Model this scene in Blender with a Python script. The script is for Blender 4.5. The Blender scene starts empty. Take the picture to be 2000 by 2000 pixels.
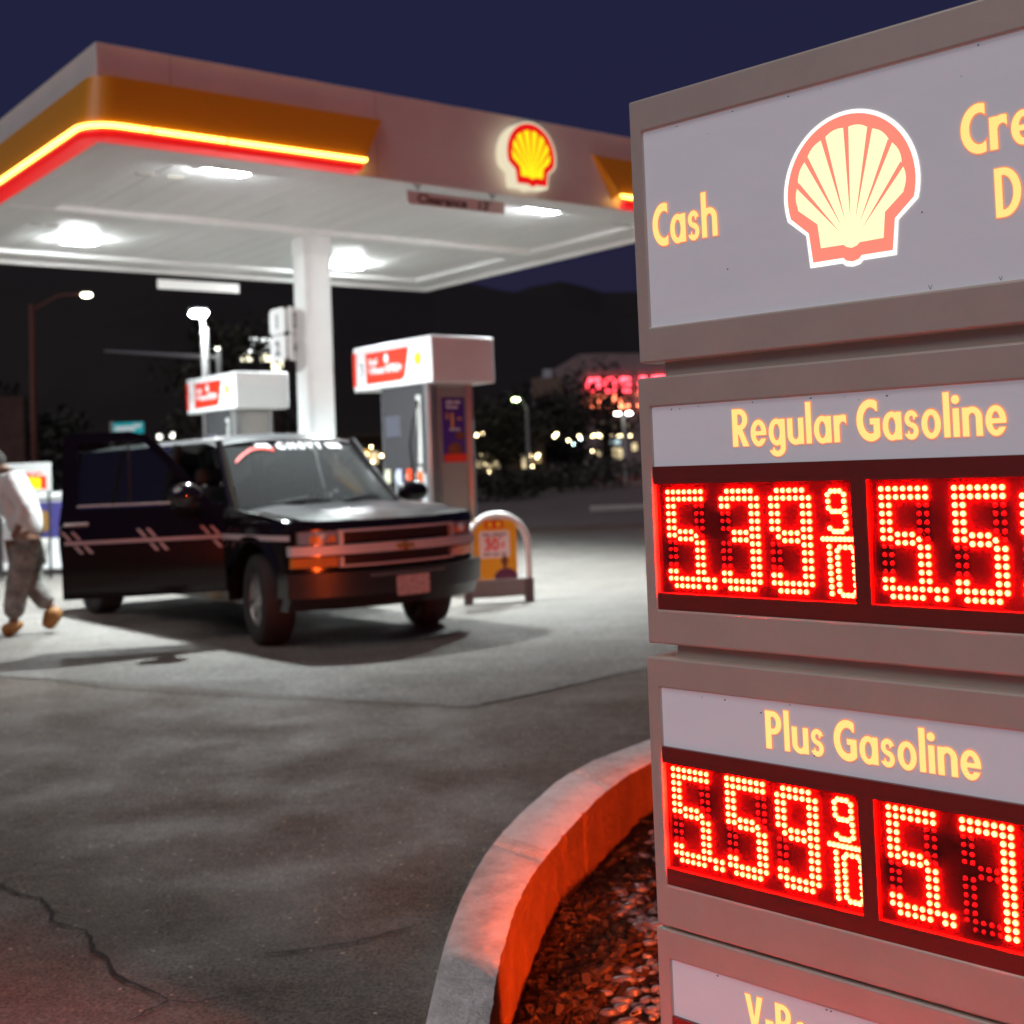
import bpy, bmesh, math, random
import numpy as np
from mathutils import Vector, Matrix

S = bpy.context.scene
COL = S.collection
R = math.radians
random.seed(7)

# ------------------------------------------------------------------ camera
F, PITCH, ROLL, PPY, H = 2436.21, R(-2.27283), R(2.21489), 809.54, 1.35
cp, sp, cr, sr = math.cos(PITCH), math.sin(PITCH), math.cos(ROLL), math.sin(ROLL)
FW = Vector((0, cp, -sp)); UP = Vector((0, sp, cp)); RT = Vector((1, 0, 0))
R2 = cr * RT - sr * UP; U2 = sr * RT + cr * UP
cam = bpy.data.cameras.new('camera'); camo = bpy.data.objects.new('camera', cam); COL.objects.link(camo)
camo.matrix_world = Matrix(((R2.x, U2.x, -FW.x, 0), (R2.y, U2.y, -FW.y, 0), (R2.z, U2.z, -FW.z, H), (0, 0, 0, 1)))
cam.sensor_fit = 'HORIZONTAL'; cam.sensor_width = 24; cam.lens = F / 2000 * 24
cam.shift_y = -190.46 / 2000
cam.clip_start = 0.05; cam.clip_end = 4000
cam.dof.use_dof = True; cam.dof.focus_distance = 2.15; cam.dof.aperture_fstop = 2.8; cam.dof.aperture_blades = 0
S.camera = camo

def at(px, py, Y):
    """photo pixel (2000 scale) -> the point of that sight line at world depth Y"""
    d = (px - 1000) / F * R2 - (py - PPY) / F * U2 + FW
    t = Y / d.y
    return Vector((t * d.x, Y, H + t * d.z))

# ------------------------------------------------------------------ world, sun, exposure
W = bpy.data.worlds.new('World'); S.world = W; W.use_nodes = True
nt = W.node_tree; bg = nt.nodes['Background']
sky = nt.nodes.new('ShaderNodeTexSky'); sky.sky_type = 'NISHITA'; sky.sun_disc = False
sky.sun_elevation = R(-2); sky.sun_rotation = R(235); sky.ozone_density = 6.0; sky.dust_density = 0.4
glow = nt.nodes.new('ShaderNodeMix'); glow.data_type = 'RGBA'; glow.blend_type = 'ADD'; glow.inputs[0].default_value = 1   # town sky-glow over the dusk sky
glow.inputs[7].default_value = (.088, .090, .205, 1); nt.links.new(sky.outputs[0], glow.inputs[6]); nt.links.new(glow.outputs[2], bg.inputs[0]); bg.inputs[1].default_value = 0.15
near_fill = bpy.data.lights.new('dusk_sun', 'SUN'); near_fill.energy = 0.9; near_fill.angle = R(40); near_fill.color = (1, .92, .86)  # added lamp standing in for unseen street light behind the camera
near_fill_ob = bpy.data.objects.new('dusk_sun', near_fill); COL.objects.link(near_fill_ob)
near_fill_ob.rotation_euler = Vector((0.46, 0.46, -0.74)).to_track_quat('-Z', 'Y').to_euler()
S.view_settings.view_transform = 'Standard'; S.view_settings.look = 'None'
S.view_settings.gamma = 1; S.view_settings.exposure = 0
try:
    S.view_settings.use_curve_mapping = False
    S.cycles.use_denoising = True
    S.cycles.sample_clamp_indirect = 6
    S.cycles.max_bounces = 8
    S.cycles.use_light_tree = True
except Exception:
    pass

# ------------------------------------------------------------------ materials
MATS = {}
def mat(name, col, rough=.5, metal=0., var=0., scale=6., bump=0., bscale=None, coat=0., emit=None, es=0., col2=None, detail=6, stretch=None, spec=None):
    if name in MATS: return MATS[name]
    m = bpy.data.materials.new(name); m.use_nodes = True; t = m.node_tree; b = t.nodes['Principled BSDF']
    b.inputs['Base Color'].default_value = (*col, 1); b.inputs['Roughness'].default_value = rough; b.inputs['Metallic'].default_value = metal
    b.inputs['Coat Weight'].default_value = coat
    if spec is not None: b.inputs['Specular IOR Level'].default_value = spec
    if emit: b.inputs['Emission Color'].default_value = (*emit, 1); b.inputs['Emission Strength'].default_value = es
    if var or bump:
        tc = t.nodes.new('ShaderNodeTexCoord'); mp = t.nodes.new('ShaderNodeMapping'); t.links.new(tc.outputs['Object'], mp.inputs[0])
        if stretch: mp.inputs['Scale'].default_value = stretch
    if var:
        n = t.nodes.new('ShaderNodeTexNoise'); n.inputs['Scale'].default_value = scale; n.inputs['Detail'].default_value = detail; n.inputs['Roughness'].default_value = .65
        t.links.new(mp.outputs[0], n.inputs['Vector'])
        r = t.nodes.new('ShaderNodeValToRGB'); c2 = col2 or tuple(c * (1 - var) for c in col)
        r.color_ramp.elements[0].position = .33; r.color_ramp.elements[1].position = .68
        r.color_ramp.elements[0].color = (*c2, 1); r.color_ramp.elements[1].color = (*col, 1)
        t.links.new(n.outputs[0], r.inputs[0]); t.links.new(r.outputs[0], b.inputs['Base Color'])
        mr = t.nodes.new('ShaderNodeMapRange'); mr.inputs[3].default_value = min(1, rough * 1.25); mr.inputs[4].default_value = rough * .8
        t.links.new(n.outputs[0], mr.inputs[0]); t.links.new(mr.outputs[0], b.inputs['Roughness'])
    if bump:
        n2 = t.nodes.new('ShaderNodeTexNoise'); n2.inputs['Scale'].default_value = bscale or scale * 6; n2.inputs['Detail'].default_value = 5
        t.links.new(mp.outputs[0], n2.inputs['Vector'])
        bn = t.nodes.new('ShaderNodeBump'); bn.inputs['Strength'].default_value = bump; bn.inputs['Distance'].default_value = .02
        t.links.new(n2.outputs[0], bn.inputs['Height']); t.links.new(bn.outputs[0], b.inputs['Normal'])
    MATS[name] = m
    return m

def emat(name, col, s):
    if name in MATS: return MATS[name]
    m = bpy.data.materials.new(name); m.use_nodes = True; t = m.node_tree; t.nodes.clear()
    e = t.nodes.new('ShaderNodeEmission'); o = t.nodes.new('ShaderNodeOutputMaterial')
    e.inputs[0].default_value = (*col, 1); e.inputs[1].default_value = s; t.links.new(e.outputs[0], o.inputs[0])
    MATS[name] = m
    return m

def glassmat(name, tint, rough=.03, ior=1.5, dust=0.):
    if name in MATS: return MATS[name]
    m = bpy.data.materials.new(name); m.use_nodes = True; t = m.node_tree; t.nodes.clear()
    tr = t.nodes.new('ShaderNodeBsdfTransparent'); tr.inputs[0].default_value = (*tint, 1)
    gl = t.nodes.new('ShaderNodeBsdfGlossy'); gl.inputs['Roughness'].default_value = rough
    fr = t.nodes.new('ShaderNodeFresnel'); fr.inputs[0].default_value = ior
    mx = t.nodes.new('ShaderNodeMixShader'); o = t.nodes.new('ShaderNodeOutputMaterial')
    t.links.new(fr.outputs[0], mx.inputs[0]); t.links.new(tr.outputs[0], mx.inputs[1]); t.links.new(gl.outputs[0], mx.inputs[2]); out = mx.outputs[0]
    if dust:
        df_ = t.nodes.new('ShaderNodeBsdfDiffuse'); df_.inputs[0].default_value = (.75, .78, .78, 1); m2 = t.nodes.new('ShaderNodeMixShader'); m2.inputs[0].default_value = dust
        t.links.new(out, m2.inputs[1]); t.links.new(df_.outputs[0], m2.inputs[2]); out = m2.outputs[0]
    t.links.new(out, o.inputs[0])
    MATS[name] = m
    return m

# ------------------------------------------------------------------ object helpers
def tag(o, label=None, cat=None, group=None, kind=None):
    if label: o['label'] = label
    if cat: o['category'] = cat
    if group: o['group'] = group
    if kind: o['kind'] = kind
    return o

def thing(name, loc, label, cat, group=None, rz=0.):
    o = bpy.data.objects.new(name, None); COL.objects.link(o); o.location = loc; o.rotation_euler = (0, 0, rz); o.empty_display_size = .1
    return tag(o, label, cat, group)

class MB:
    def __init__(s): s.v = []; s.f = []; s.m = []
    def add(s, vs, fs, m=0, T=None):
        k = len(s.v)
        for p in vs: s.v.append(tuple(T @ Vector(p)) if T is not None else tuple(p))
        for f in fs: s.f.append([i + k for i in f]); s.m.append(m)
        return s
    def box(s, a, b, m=0, T=None):
        x0, y0, z0 = a; x1, y1, z1 = b
        v = [(x0, y0, z0), (x1, y0, z0), (x1, y1, z0), (x0, y1, z0), (x0, y0, z1), (x1, y0, z1), (x1, y1, z1), (x0, y1, z1)]
        return s.add(v, [(0, 3, 2, 1), (4, 5, 6, 7), (0, 1, 5, 4), (1, 2, 6, 5), (2, 3, 7, 6), (3, 0, 4, 7)], m, T)
    def prism(s, poly, O, X, Y, N, t0, t1, m=0, caps=True):
        """extrude a 2D polygon (in axes X, Y at O) along N from t0 to t1"""
        O, X, Y, N = Vector(O), Vector(X), Vector(Y), Vector(N); n = len(poly)
        v = [O + X * p[0] + Y * p[1] + N * t0 for p in poly] + [O + X * p[0] + Y * p[1] + N * t1 for p in poly]
        f = [(i, (i + 1) % n, n + (i + 1) % n, n + i) for i in range(n)]
        if caps: f += [tuple(range(n - 1, -1, -1)), tuple(range(n, 2 * n))]
        return s.add(v, f, m)
    def tube(s, pts, r, n=10, m=0, cap=True):
        pts = [Vector(p) for p in pts]; rs = r if isinstance(r, (list, tuple)) else [r] * len(pts)
        v = []; f = []; up = None
        for i, p in enumerate(pts):
            d = (pts[min(i + 1, len(pts) - 1)] - pts[max(i - 1, 0)]).normalized()
            if up is None: up = d.orthogonal().normalized()
            up = (up - d * up.dot(d)).normalized(); w = d.cross(up)
            for k in range(n):
                a = 2 * math.pi * k / n; v.append(p + (up * math.cos(a) + w * math.sin(a)) * rs[i])
        for i in range(len(pts) - 1):
            for k in range(n): f.append((i * n + k, i * n + (k + 1) % n, (i + 1) * n + (k + 1) % n, (i + 1) * n + k))
        if cap: f += [tuple(range(n - 1, -1, -1)), tuple(range((len(pts) - 1) * n, len(pts) * n))]
        return s.add(v, f, m)
    def lathe(s, prof, O=(0, 0, 0), axis='z', n=24, m=0, T=None):
        """prof: list of (radius, height)"""
        v = []; f = []; O = Vector(O)
        for (r, h) in prof:
            for k in range(n):
                a = 2 * math.pi * k / n; c, q = r * math.cos(a), r * math.sin(a)
                v.append(O + Vector({'z': (c, q, h), 'y': (c, h, q), 'x': (h, c, q)}[axis]))
        for i in range(len(prof) - 1):
            for k in range(n): f.append((i * n + k, i * n + (k + 1) % n, (i + 1) * n + (k + 1) % n, (i + 1) * n + k))
        return s.add(v, f, m, T)
    def ball(s, c, r, n=10, m=0):
        rx, ry, rz = r if isinstance(r, (tuple, list)) else (r, r, r); c = Vector(c); v = []; f = []; q = n // 2
        for i in range(q + 1):
            th = math.pi * i / q
            for k in range(n): a = 2 * math.pi * k / n; v.append(c + Vector((rx * math.sin(th) * math.cos(a), ry * math.sin(th) * math.sin(a), rz * math.cos(th))))
        for i in range(q):
            for k in range(n): f.append((i * n + k, (i + 1) * n + k, (i + 1) * n + (k + 1) % n, i * n + (k + 1) % n))
        return s.add(v, f, m)
    def grid(s, fn, nu, nv, m=0):
        v = [fn(i / nu, j / nv) for i in range(nu + 1) for j in range(nv + 1)]
        f = [(i * (nv + 1) + j, i * (nv + 1) + j + 1, (i + 1) * (nv + 1) + j + 1, (i + 1) * (nv + 1) + j) for i in range(nu) for j in range(nv)]
        return s.add(v, f, m)
    def flat(s, vf, O, X, Y, m=0, sc=1.):
        """2D verts/faces mapped on the plane O, X, Y"""
        O, X, Y = Vector(O), Vector(X), Vector(Y)
        return s.add([O + X * (p[0] * sc) + Y * (p[1] * sc) for p in vf[0]], vf[1], m)
    def build(s, name, mats, parent=None, smooth=False, bevel=0., seg=2, weld=False):
        me = bpy.data.meshes.new(name); me.from_pydata([tuple(p) for p in s.v], [], s.f)
        mats = mats if isinstance(mats, (list, tuple)) else [mats]
        for q in mats: me.materials.append(q)
        for p, i in zip(me.polygons, s.m): p.material_index = i
        if weld or smooth:
            bm = bmesh.new(); bm.from_mesh(me); bmesh.ops.remove_doubles(bm, verts=bm.verts, dist=1e-5)
            bmesh.ops.recalc_face_normals(bm, faces=bm.faces); bm.to_mesh(me); bm.free()
        if smooth:
            for p in me.polygons: p.use_smooth = True
            me.set_sharp_from_angle(angle=R(40))
        o = bpy.data.objects.new(name, me); COL.objects.link(o)
        if parent is not None: o.parent = parent
        if bevel:
            b = o.modifiers.new('bevel', 'BEVEL'); b.width = bevel; b.segments = seg; b.limit_method = 'ANGLE'; b.angle_limit = R(40)
        return o

def rrect(x0, y0, x1, y1, r, n=5):
    o = []
    for cx, cy, a0 in ((x1 - r, y1 - r, 0), (x0 + r, y1 - r, 90), (x0 + r, y0 + r, 180), (x1 - r, y0 + r, 270)):
        for i in range(n + 1): a = R(a0 + 90 * i / n); o.append((cx + r * math.cos(a), cy + r * math.sin(a)))
    return o
def poly(pts): return ([tuple(p) for p in pts], [tuple(range(len(pts)))])
def rect(x0, y0, x1, y1): return poly([(x0, y0), (x1, y0), (x1, y1), (x0, y1)])

# ------------------------------------------------------------------ lettering: condensed bold geometric glyphs (implicit shapes -> outlines)
def bx(x0, y0, x1, y1): return lambda X, Y: np.maximum(np.maximum(x0 - X, X - x1), np.maximum(y0 - Y, Y - y1))
def el(cx, cy, rx, ry): return lambda X, Y: (np.sqrt(((X - cx) / rx) ** 2 + ((Y - cy) / ry) ** 2) - 1) * min(rx, ry)
def U(*fs): return lambda X, Y: np.minimum.reduce([f(X, Y) for f in fs])
def D(a, *bs): return lambda X, Y: np.maximum.reduce([a(X, Y)] + [-b(X, Y) for b in bs])
def N(a, b): return lambda X, Y: np.maximum(a(X, Y), b(X, Y))
def pl(pts):
    pts = [np.array(p, float) for p in pts]
    if sum(a[0] * b[1] - a[1] * b[0] for a, b in zip(pts, pts[1:] + pts[:1])) < 0: pts = pts[::-1]
    def f(X, Y):
        o = []
        for a, b in zip(pts, pts[1:] + pts[:1]):
            d = (b - a) / np.linalg.norm(b - a); o.append((X - a[0]) * d[1] - (Y - a[1]) * d[0])
        return np.maximum.reduce(o)
    return f
BIG = 9
w = .165
def ring(cx, cy, rx, ry, ix, iy): return D(el(cx, cy, rx, ry), el(cx, cy, ix, iy))
oo = ring(.255, .335, .255, .35, .10, .215)
GL = {
 'o': (oo, .51),
 'a': (U(oo, bx(.36, 0, .525, .67)), .525), 'd': (U(oo, bx(.36, 0, .525, 1.06)), .525),
 'b': (U(ring(.27, .335, .255, .35, .10, .215), bx(0, 0, .165, 1.06)), .525),
 'g': (U(oo, bx(.36, -.06, .525, .67), D(N(ring(.265, -.06, .26, .24, .10, .095), bx(-1, -1, 2, -.06)), bx(-.1, -.13, .12, .2))), .525),
 'e': (D(U(oo, bx(.06, .275, .45, .385)), bx(.26, .185, .7, .275)), .51),
 's': (U(D(ring(.19, .485, .18, .20, .055, .075), N(bx(.19, -1, 2, .46), bx(.19, -1, 2, .46)), bx(.29, .3, .9, .52)),
         D(ring(.185, .19, .19, .205, .06, .075), bx(-1, .2, .17, 2), bx(-.2, .13, .09, .9))), .385),
 'h': (U(bx(0, 0, w, 1.06), bx(.34, 0, .505, .43), N(ring(.2525, .42, .2525, .265, .09, .125), bx(-1, .42, 2, 2))), .505),
 'n': (U(bx(0, 0, w, .67), bx(.34, 0, .505, .43), N(ring(.2525, .42, .2525, .265, .09, .125), bx(-1, .42, 2, 2))), .505),
 'u': (U(bx(0, .25, w, .67), bx(.34, 0, .505, .67), N(ring(.2525, .25, .2525, .265, .09, .125), bx(-1, -1, 2, .25))), .505),
 'r': (U(bx(0, 0, w, .67), D(N(ring(.27, .40, .27, .285, .10, .115), bx(-1, .42, .37, 2)), bx(-1, -1, .0, 2))), .37),
 'l': (bx(0, 0, w, 1.06), w), 'i': (U(bx(0, 0, w, .67), el(.0825, .875, .105, .105)), w),
 't': (U(bx(.06, 0, .225, .88), bx(0, .54, .3, .67)), .3),
 'w': (U(pl([(0, .67), (.16, .67), (.27, 0), (.15, 0)][::-1]), pl([(.15, 0), (.27, 0), (.41, .62), (.30, .62)][::-1]), pl([(.41, 0), (.53, 0), (.41, .62), (.30, .62)]), pl([(.52, .67), (.68, .67), (.53, 0), (.41, 0)])), .68),
 'C': (D(ring(.40, .5, .40, .515, .215, .325), bx(.53, -1, 2, .83), bx(.53, -1, 2, 2)), .53),
 'G': (U(D(ring(.40, .5, .40, .515, .215, .325), bx(.60, -1, 2, 2), bx(.42, .36, 2, .72)), bx(.38, .40, .66, .545), N(bx(.48, .05, .66, .45), el(.40, .5, .40, .515))), .66),
 'R': (U(bx(0, 0, .18, 1), D(U(bx(0, .43, .24, 1), N(el(.24, .715, .27, .285), bx(.1, -1, 2, 2))), bx(.1, .57, .24, .86), el(.24, .715, .10, .145)), pl([(.14, .47), (.32, .47), (.54, 0), (.34, 0)][::-1])), .53),
 'P': (U(bx(0, 0, .18, 1), D(U(bx(0, .39, .24, 1), N(el(.24, .695, .27, .305), bx(.1, -1, 2, 2))), bx(.1, .54, .24, .85), el(.24, .695, .10, .155))), .51),
 'D': (D(U(bx(0, 0, .2, 1), N(el(.2, .5, .44, .5), bx(.19, -1, 2, 2))), bx(.18, .15, .2, .85), N(el(.2, .5, .25, .35), bx(.19, -1, 2, 2))), .64),
 'V': (U(pl([(0, 1), (.19, 1), (.37, 0), (.23, 0)][::-1]), pl([(.23, 0), (.37, 0), (.60, 1), (.41, 1)][::-1])), .60),
 '-': (bx(0, .30, .26, .44), .26),
}
_gc = {}
def glyph(ch, off=0., st=.02):
    if (ch, off) in _gc: return _gc[(ch, off)]
    f, wd = GL[ch]
    xs = np.arange(-.061, wd + .08, st); ys = np.arange(-.381, 1.17, st); X, Y = np.meshgrid(xs, ys, indexing='ij')
    V = f(X, Y) - off; V[np.abs(V) < 1e-6] = 1e-6
    vs, fs, idx = [], [], {}
    def vert(x, y):
        k = (round(x, 6), round(y, 6))
        if k not in idx: idx[k] = len(vs); vs.append(k)
        return idx[k]
    nx, ny = V.shape
    for i in range(nx - 1):
        run = None
        for j in range(ny):
            full = j < ny - 1 and (V[i:i + 2, j:j + 2] < 0).all()
            if full:
                if run is None: run = j
                continue
            if run is not None:
                fs.append((vert(xs[i], ys[run]), vert(xs[i + 1], ys[run]), vert(xs[i + 1], ys[j]), vert(xs[i], ys[j]))); run = None
            if j == ny - 1 or (V[i:i + 2, j:j + 2] >= 0).all(): continue
            c = [(i, j), (i + 1, j), (i + 1, j + 1), (i, j + 1)]; p = []
            for a, b in zip(c, c[1:] + c[:1]):
                va, vb = V[a], V[b]
                if va < 0: p.append(vert(xs[a[0]], ys[a[1]]))
                if (va < 0) != (vb < 0):
                    t = va / (va - vb); p.append(vert(xs[a[0]] + t * (xs[b[0]] - xs[a[0]]), ys[a[1]] + t * (ys[b[1]] - ys[a[1]])))
            p = [q for k, q in enumerate(p) if q != p[k - 1]]
            if len(p) > 2: fs.append(tuple(p))
    _gc[(ch, off)] = (vs, fs)
    return vs, fs
def words(text, off=0., gap=.075, space=.30):
    vs, fs, x = [], [], 0.
    for ch in text:
        if ch == ' ': x += space - gap; continue
        v, f = glyph(ch, off); k = len(vs)
        vs += [(p[0] + x, p[1]) for p in v]; fs += [tuple(i + k for i in q) for q in f]; x += GL[ch][1] + gap
    return (vs, fs), x - gap

_tc = {}
def ftext(text, size=1., bold=.0, sx=1.):
    """built-in sans lettering as 2D verts/faces, left-bottom at the origin; returns (vf, width)"""
    key = (text, bold)
    if key not in _tc:
        cu = bpy.data.curves.new('tmp', 'FONT'); cu.body = text; cu.offset = bold; cu.resolution_u = 4
        o = bpy.data.objects.new('tmp', cu); COL.objects.link(o)
        dg = bpy.context.evaluated_depsgraph_get(); me = bpy.data.meshes.new_from_object(o.evaluated_get(dg))
        _tc[key] = ([(q.co.x, q.co.y) for q in me.vertices], [tuple(p.vertices) for p in me.polygons])
        bpy.data.objects.remove(o); bpy.data.curves.remove(cu); bpy.data.meshes.remove(me)
    v, f = _tc[key]; x0 = min(p[0] for p in v); x1 = max(p[0] for p in v)
    return ([((p[0] - x0) * size * sx, p[1] * size) for p in v], f), (x1 - x0) * size * sx

def scrawl(wd, h, words_, seed=1):
    """printing too small or blurred to read in the photograph: word-length bars with ragged tops"""
    q = random.Random(seed); vs, fs, x = [], [], 0.; ls = [q.uniform(.6, 1.5) for _ in range(words_)]; u = (wd - .08 * wd * (words_ - 1)) / sum(ls)
    for l in ls:
        n = max(3, round(l * 5)); k = len(vs); top = [h * q.choice((.66, .7, 1., .68)) for _ in range(n)]
        for i in range(n):
            a = x + l * u * i / n; c = x + l * u * (i + 1) / n; k = len(vs); vs += [(a, 0), (c, 0), (c, top[i]), (a, top[i])]; fs.append((k, k + 1, k + 2, k + 3))
        x += l * u + .08 * wd
    return (vs, fs)
def strokes(n, cw_, h, seed):
    """a row of bar-built neon characters, unreadable as in the photograph"""
    q = random.Random(seed); vs, fs = [], []
    def r(a, b, c, d): k = len(vs); vs.extend([(a, b), (c, b), (c, d), (a, d)]); fs.append((k, k + 1, k + 2, k + 3))
    for i in range(n):
        x = i * cw_; t = h * .17
        for on, z in ((q.random() < .8, 0), (q.random() < .6, h * .42), (q.random() < .8, h - t)):
            if on: r(x + t * 1.02, z, x + cw_ * .78 - t * 1.02, z + t)
        if q.random() < .85: r(x, 0, x + t, h)
        if q.random() < .65: r(x + cw_ * .78 - t, 0, x + cw_ * .78, h)
    return (vs, fs)

# ------------------------------------------------------------------ shared materials
WHITE = mat('white_panel', (.80, .80, .79), .45, var=.10, scale=1.5)
SOFFIT = mat('soffit_panel', (.80, .81, .80), .5, var=.12, scale=.8, stretch=(3, .3, 1))
YELLOW = mat('yellow_panel', (.78, .33, .008), .35)
REDLIT = mat('red_bullnose', (.6, .012, .012), .3, emit=(1, .012, .014), es=.62)
BARLIT = emat('yellow_light_bar', (1, .55, .075), 9)
STEEL = mat('brushed_steel', (.55, .54, .53), .32, metal=.85, var=.1, scale=3, stretch=(30, 30, .6))
PAINTW = mat('pump_white', (.80, .80, .80), .35)
GREY = mat('grey_plastic', (.30, .30, .31), .45)
DARK = mat('dark_plastic', (.02, .02, .022), .4)
RUBBER = mat('black_rubber', (.012, .012, .012), .65)
REDP = mat('red_vinyl', (.72, .035, .012), .4)
YEL = mat('emblem_yellow', (.9, .62, .01), .4)
BLK = mat('black_ink', (.02, .02, .02), .5)
WHV = mat('white_vinyl', (.85, .85, .85), .4)
FRAME = mat('sign_frame', (.76, .69, .61), .34, metal=.2, var=.12, scale=5, bump=.03, bscale=260)
PANELLIT = mat('lit_name_panel', (.62, .61, .65), .3, emit=(.49, .49, .555), es=.36, var=.08, scale=3, stretch=(1, 1, 3))
LETTERLIT = emat('lit_letter', (1.0, .74, .24), 1.1)
LETTEREDGE = emat('lit_letter_edge', (1.0, .27, .13), .95)
BEZEL = mat('led_bezel', (.20, .035, .03), .30)  # black plastic tinted red to carry the glow of the digits
LEDBOARD = mat('led_board', (.022, .006, .008), .25)
LEDOFF = mat('unlit_led', (.30, .03, .04), .2)
LEDON = emat('lit_led', (1100, 3.0, 1.05), .72); LEDRIM = emat('lit_led_rim', (1100, .75, .16), .72); LEDBACK = emat('lit_led_far_side', (380, 42, 5), .72); LEDLOW = emat('lit_led_far_side_low', (2500, 235, 24), .72)

# ------------------------------------------------------------------ ground, kerb, planting bed
outer = [(-.34, -1.5), (-.30, .6), (-.262, 1.9), (-.241, 2.743), (-.215, 3.34), (-.13, 3.95), (.011, 4.48), (.228, 4.98), (.539, 5.42), (.95, 5.78), (1.5, 6.05), (2.4, 6.25), (5.5, 6.4)]
inner = [(-.20, -1.5), (-.15, .6), (-.118, 1.9), (-.097, 2.74), (-.060, 3.29), (.025, 3.76), (.17, 4.26), (.329, 4.67), (.510, 5.02), (.98, 5.48), (1.55, 5.86), (2.43, 6.08), (5.5, 6.24)]
def resample(pts, n):
    out = []
    P = [Vector((*p, 0)) for p in pts]
    P = [P[0] * 2 - P[1]] + P + [P[-1] * 2 - P[-2]]
    m = len(pts) - 1
    for k in range(n + 1):
        t = k / n * m; i = min(int(t), m - 1); u = t - i; a, b, c, d = P[i:i + 4]
        q = .5 * ((2 * b) + (c - a) * u + (2 * a - 5 * b + 4 * c - d) * u * u + (3 * b - a - 3 * c + d) * u ** 3); out.append((q.x, q.y))
    return out
NK = 330
oc = resample(outer, NK); ic = resample(inner, NK)
hole = oc + [(5.5, -1.5)]
bm = bmesh.new()
vo = [bm.verts.new((x, y, 0)) for x, y in ((-900, -300), (900, -300), (900, 1200), (-900, 1200))]
vh = [bm.verts.new((x, y, 0)) for x, y in hole[::6] + ([hole[-1]] if (len(hole) - 1) % 6 else [])]
ed = [bm.edges.new((a[i], a[(i + 1) % len(a)])) for a in (vo, vh) for i in range(len(a))]
bmesh.ops.triangle_fill(bm, use_beauty=True, use_dissolve=False, edges=ed, normal=(0, 0, 1))
me = bpy.data.meshes.new('ground'); bm.to_mesh(me); bm.free()

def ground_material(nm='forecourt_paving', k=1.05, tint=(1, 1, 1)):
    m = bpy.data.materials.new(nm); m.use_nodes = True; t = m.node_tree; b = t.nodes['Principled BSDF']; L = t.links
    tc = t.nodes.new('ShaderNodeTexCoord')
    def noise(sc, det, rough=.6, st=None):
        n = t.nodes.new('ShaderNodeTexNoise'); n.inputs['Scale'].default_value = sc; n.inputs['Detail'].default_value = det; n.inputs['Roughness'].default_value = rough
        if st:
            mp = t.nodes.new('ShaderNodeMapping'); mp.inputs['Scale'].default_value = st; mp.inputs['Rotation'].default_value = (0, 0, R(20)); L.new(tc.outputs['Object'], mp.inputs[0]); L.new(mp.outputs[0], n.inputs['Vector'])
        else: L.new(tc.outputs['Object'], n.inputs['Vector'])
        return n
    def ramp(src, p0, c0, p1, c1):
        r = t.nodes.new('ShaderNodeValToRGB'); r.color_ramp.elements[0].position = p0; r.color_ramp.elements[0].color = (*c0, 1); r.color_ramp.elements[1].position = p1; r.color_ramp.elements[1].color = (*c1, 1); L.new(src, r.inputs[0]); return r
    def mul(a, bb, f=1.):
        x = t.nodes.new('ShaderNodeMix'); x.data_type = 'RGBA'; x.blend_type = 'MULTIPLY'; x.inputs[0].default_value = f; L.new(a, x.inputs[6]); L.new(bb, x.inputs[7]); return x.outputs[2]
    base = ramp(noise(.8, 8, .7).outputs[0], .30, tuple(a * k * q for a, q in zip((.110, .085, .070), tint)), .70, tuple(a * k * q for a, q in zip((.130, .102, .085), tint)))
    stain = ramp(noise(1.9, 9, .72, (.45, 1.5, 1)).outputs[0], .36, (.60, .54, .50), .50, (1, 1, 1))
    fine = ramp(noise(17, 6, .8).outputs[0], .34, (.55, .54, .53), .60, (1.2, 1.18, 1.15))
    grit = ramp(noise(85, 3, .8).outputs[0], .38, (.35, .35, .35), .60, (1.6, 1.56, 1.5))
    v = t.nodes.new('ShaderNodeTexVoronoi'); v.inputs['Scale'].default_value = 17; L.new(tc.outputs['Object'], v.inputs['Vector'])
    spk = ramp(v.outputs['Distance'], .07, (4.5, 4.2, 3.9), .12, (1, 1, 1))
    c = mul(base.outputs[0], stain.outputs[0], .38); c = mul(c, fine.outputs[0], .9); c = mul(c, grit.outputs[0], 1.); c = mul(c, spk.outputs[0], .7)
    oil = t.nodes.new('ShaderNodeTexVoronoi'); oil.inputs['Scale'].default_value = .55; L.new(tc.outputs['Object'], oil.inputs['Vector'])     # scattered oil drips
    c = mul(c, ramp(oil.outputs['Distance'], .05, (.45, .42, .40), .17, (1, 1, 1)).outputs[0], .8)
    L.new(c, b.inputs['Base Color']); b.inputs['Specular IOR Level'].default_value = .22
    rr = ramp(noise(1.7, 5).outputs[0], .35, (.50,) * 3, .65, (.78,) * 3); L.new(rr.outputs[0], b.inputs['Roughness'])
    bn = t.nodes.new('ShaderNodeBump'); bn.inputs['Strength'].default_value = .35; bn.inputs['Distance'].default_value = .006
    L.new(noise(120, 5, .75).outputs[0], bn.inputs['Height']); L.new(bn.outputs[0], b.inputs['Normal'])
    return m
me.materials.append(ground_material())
tag(bpy.data.objects.new('ground', me), kind='structure'); COL.objects.link(bpy.data.objects['ground'])

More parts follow.
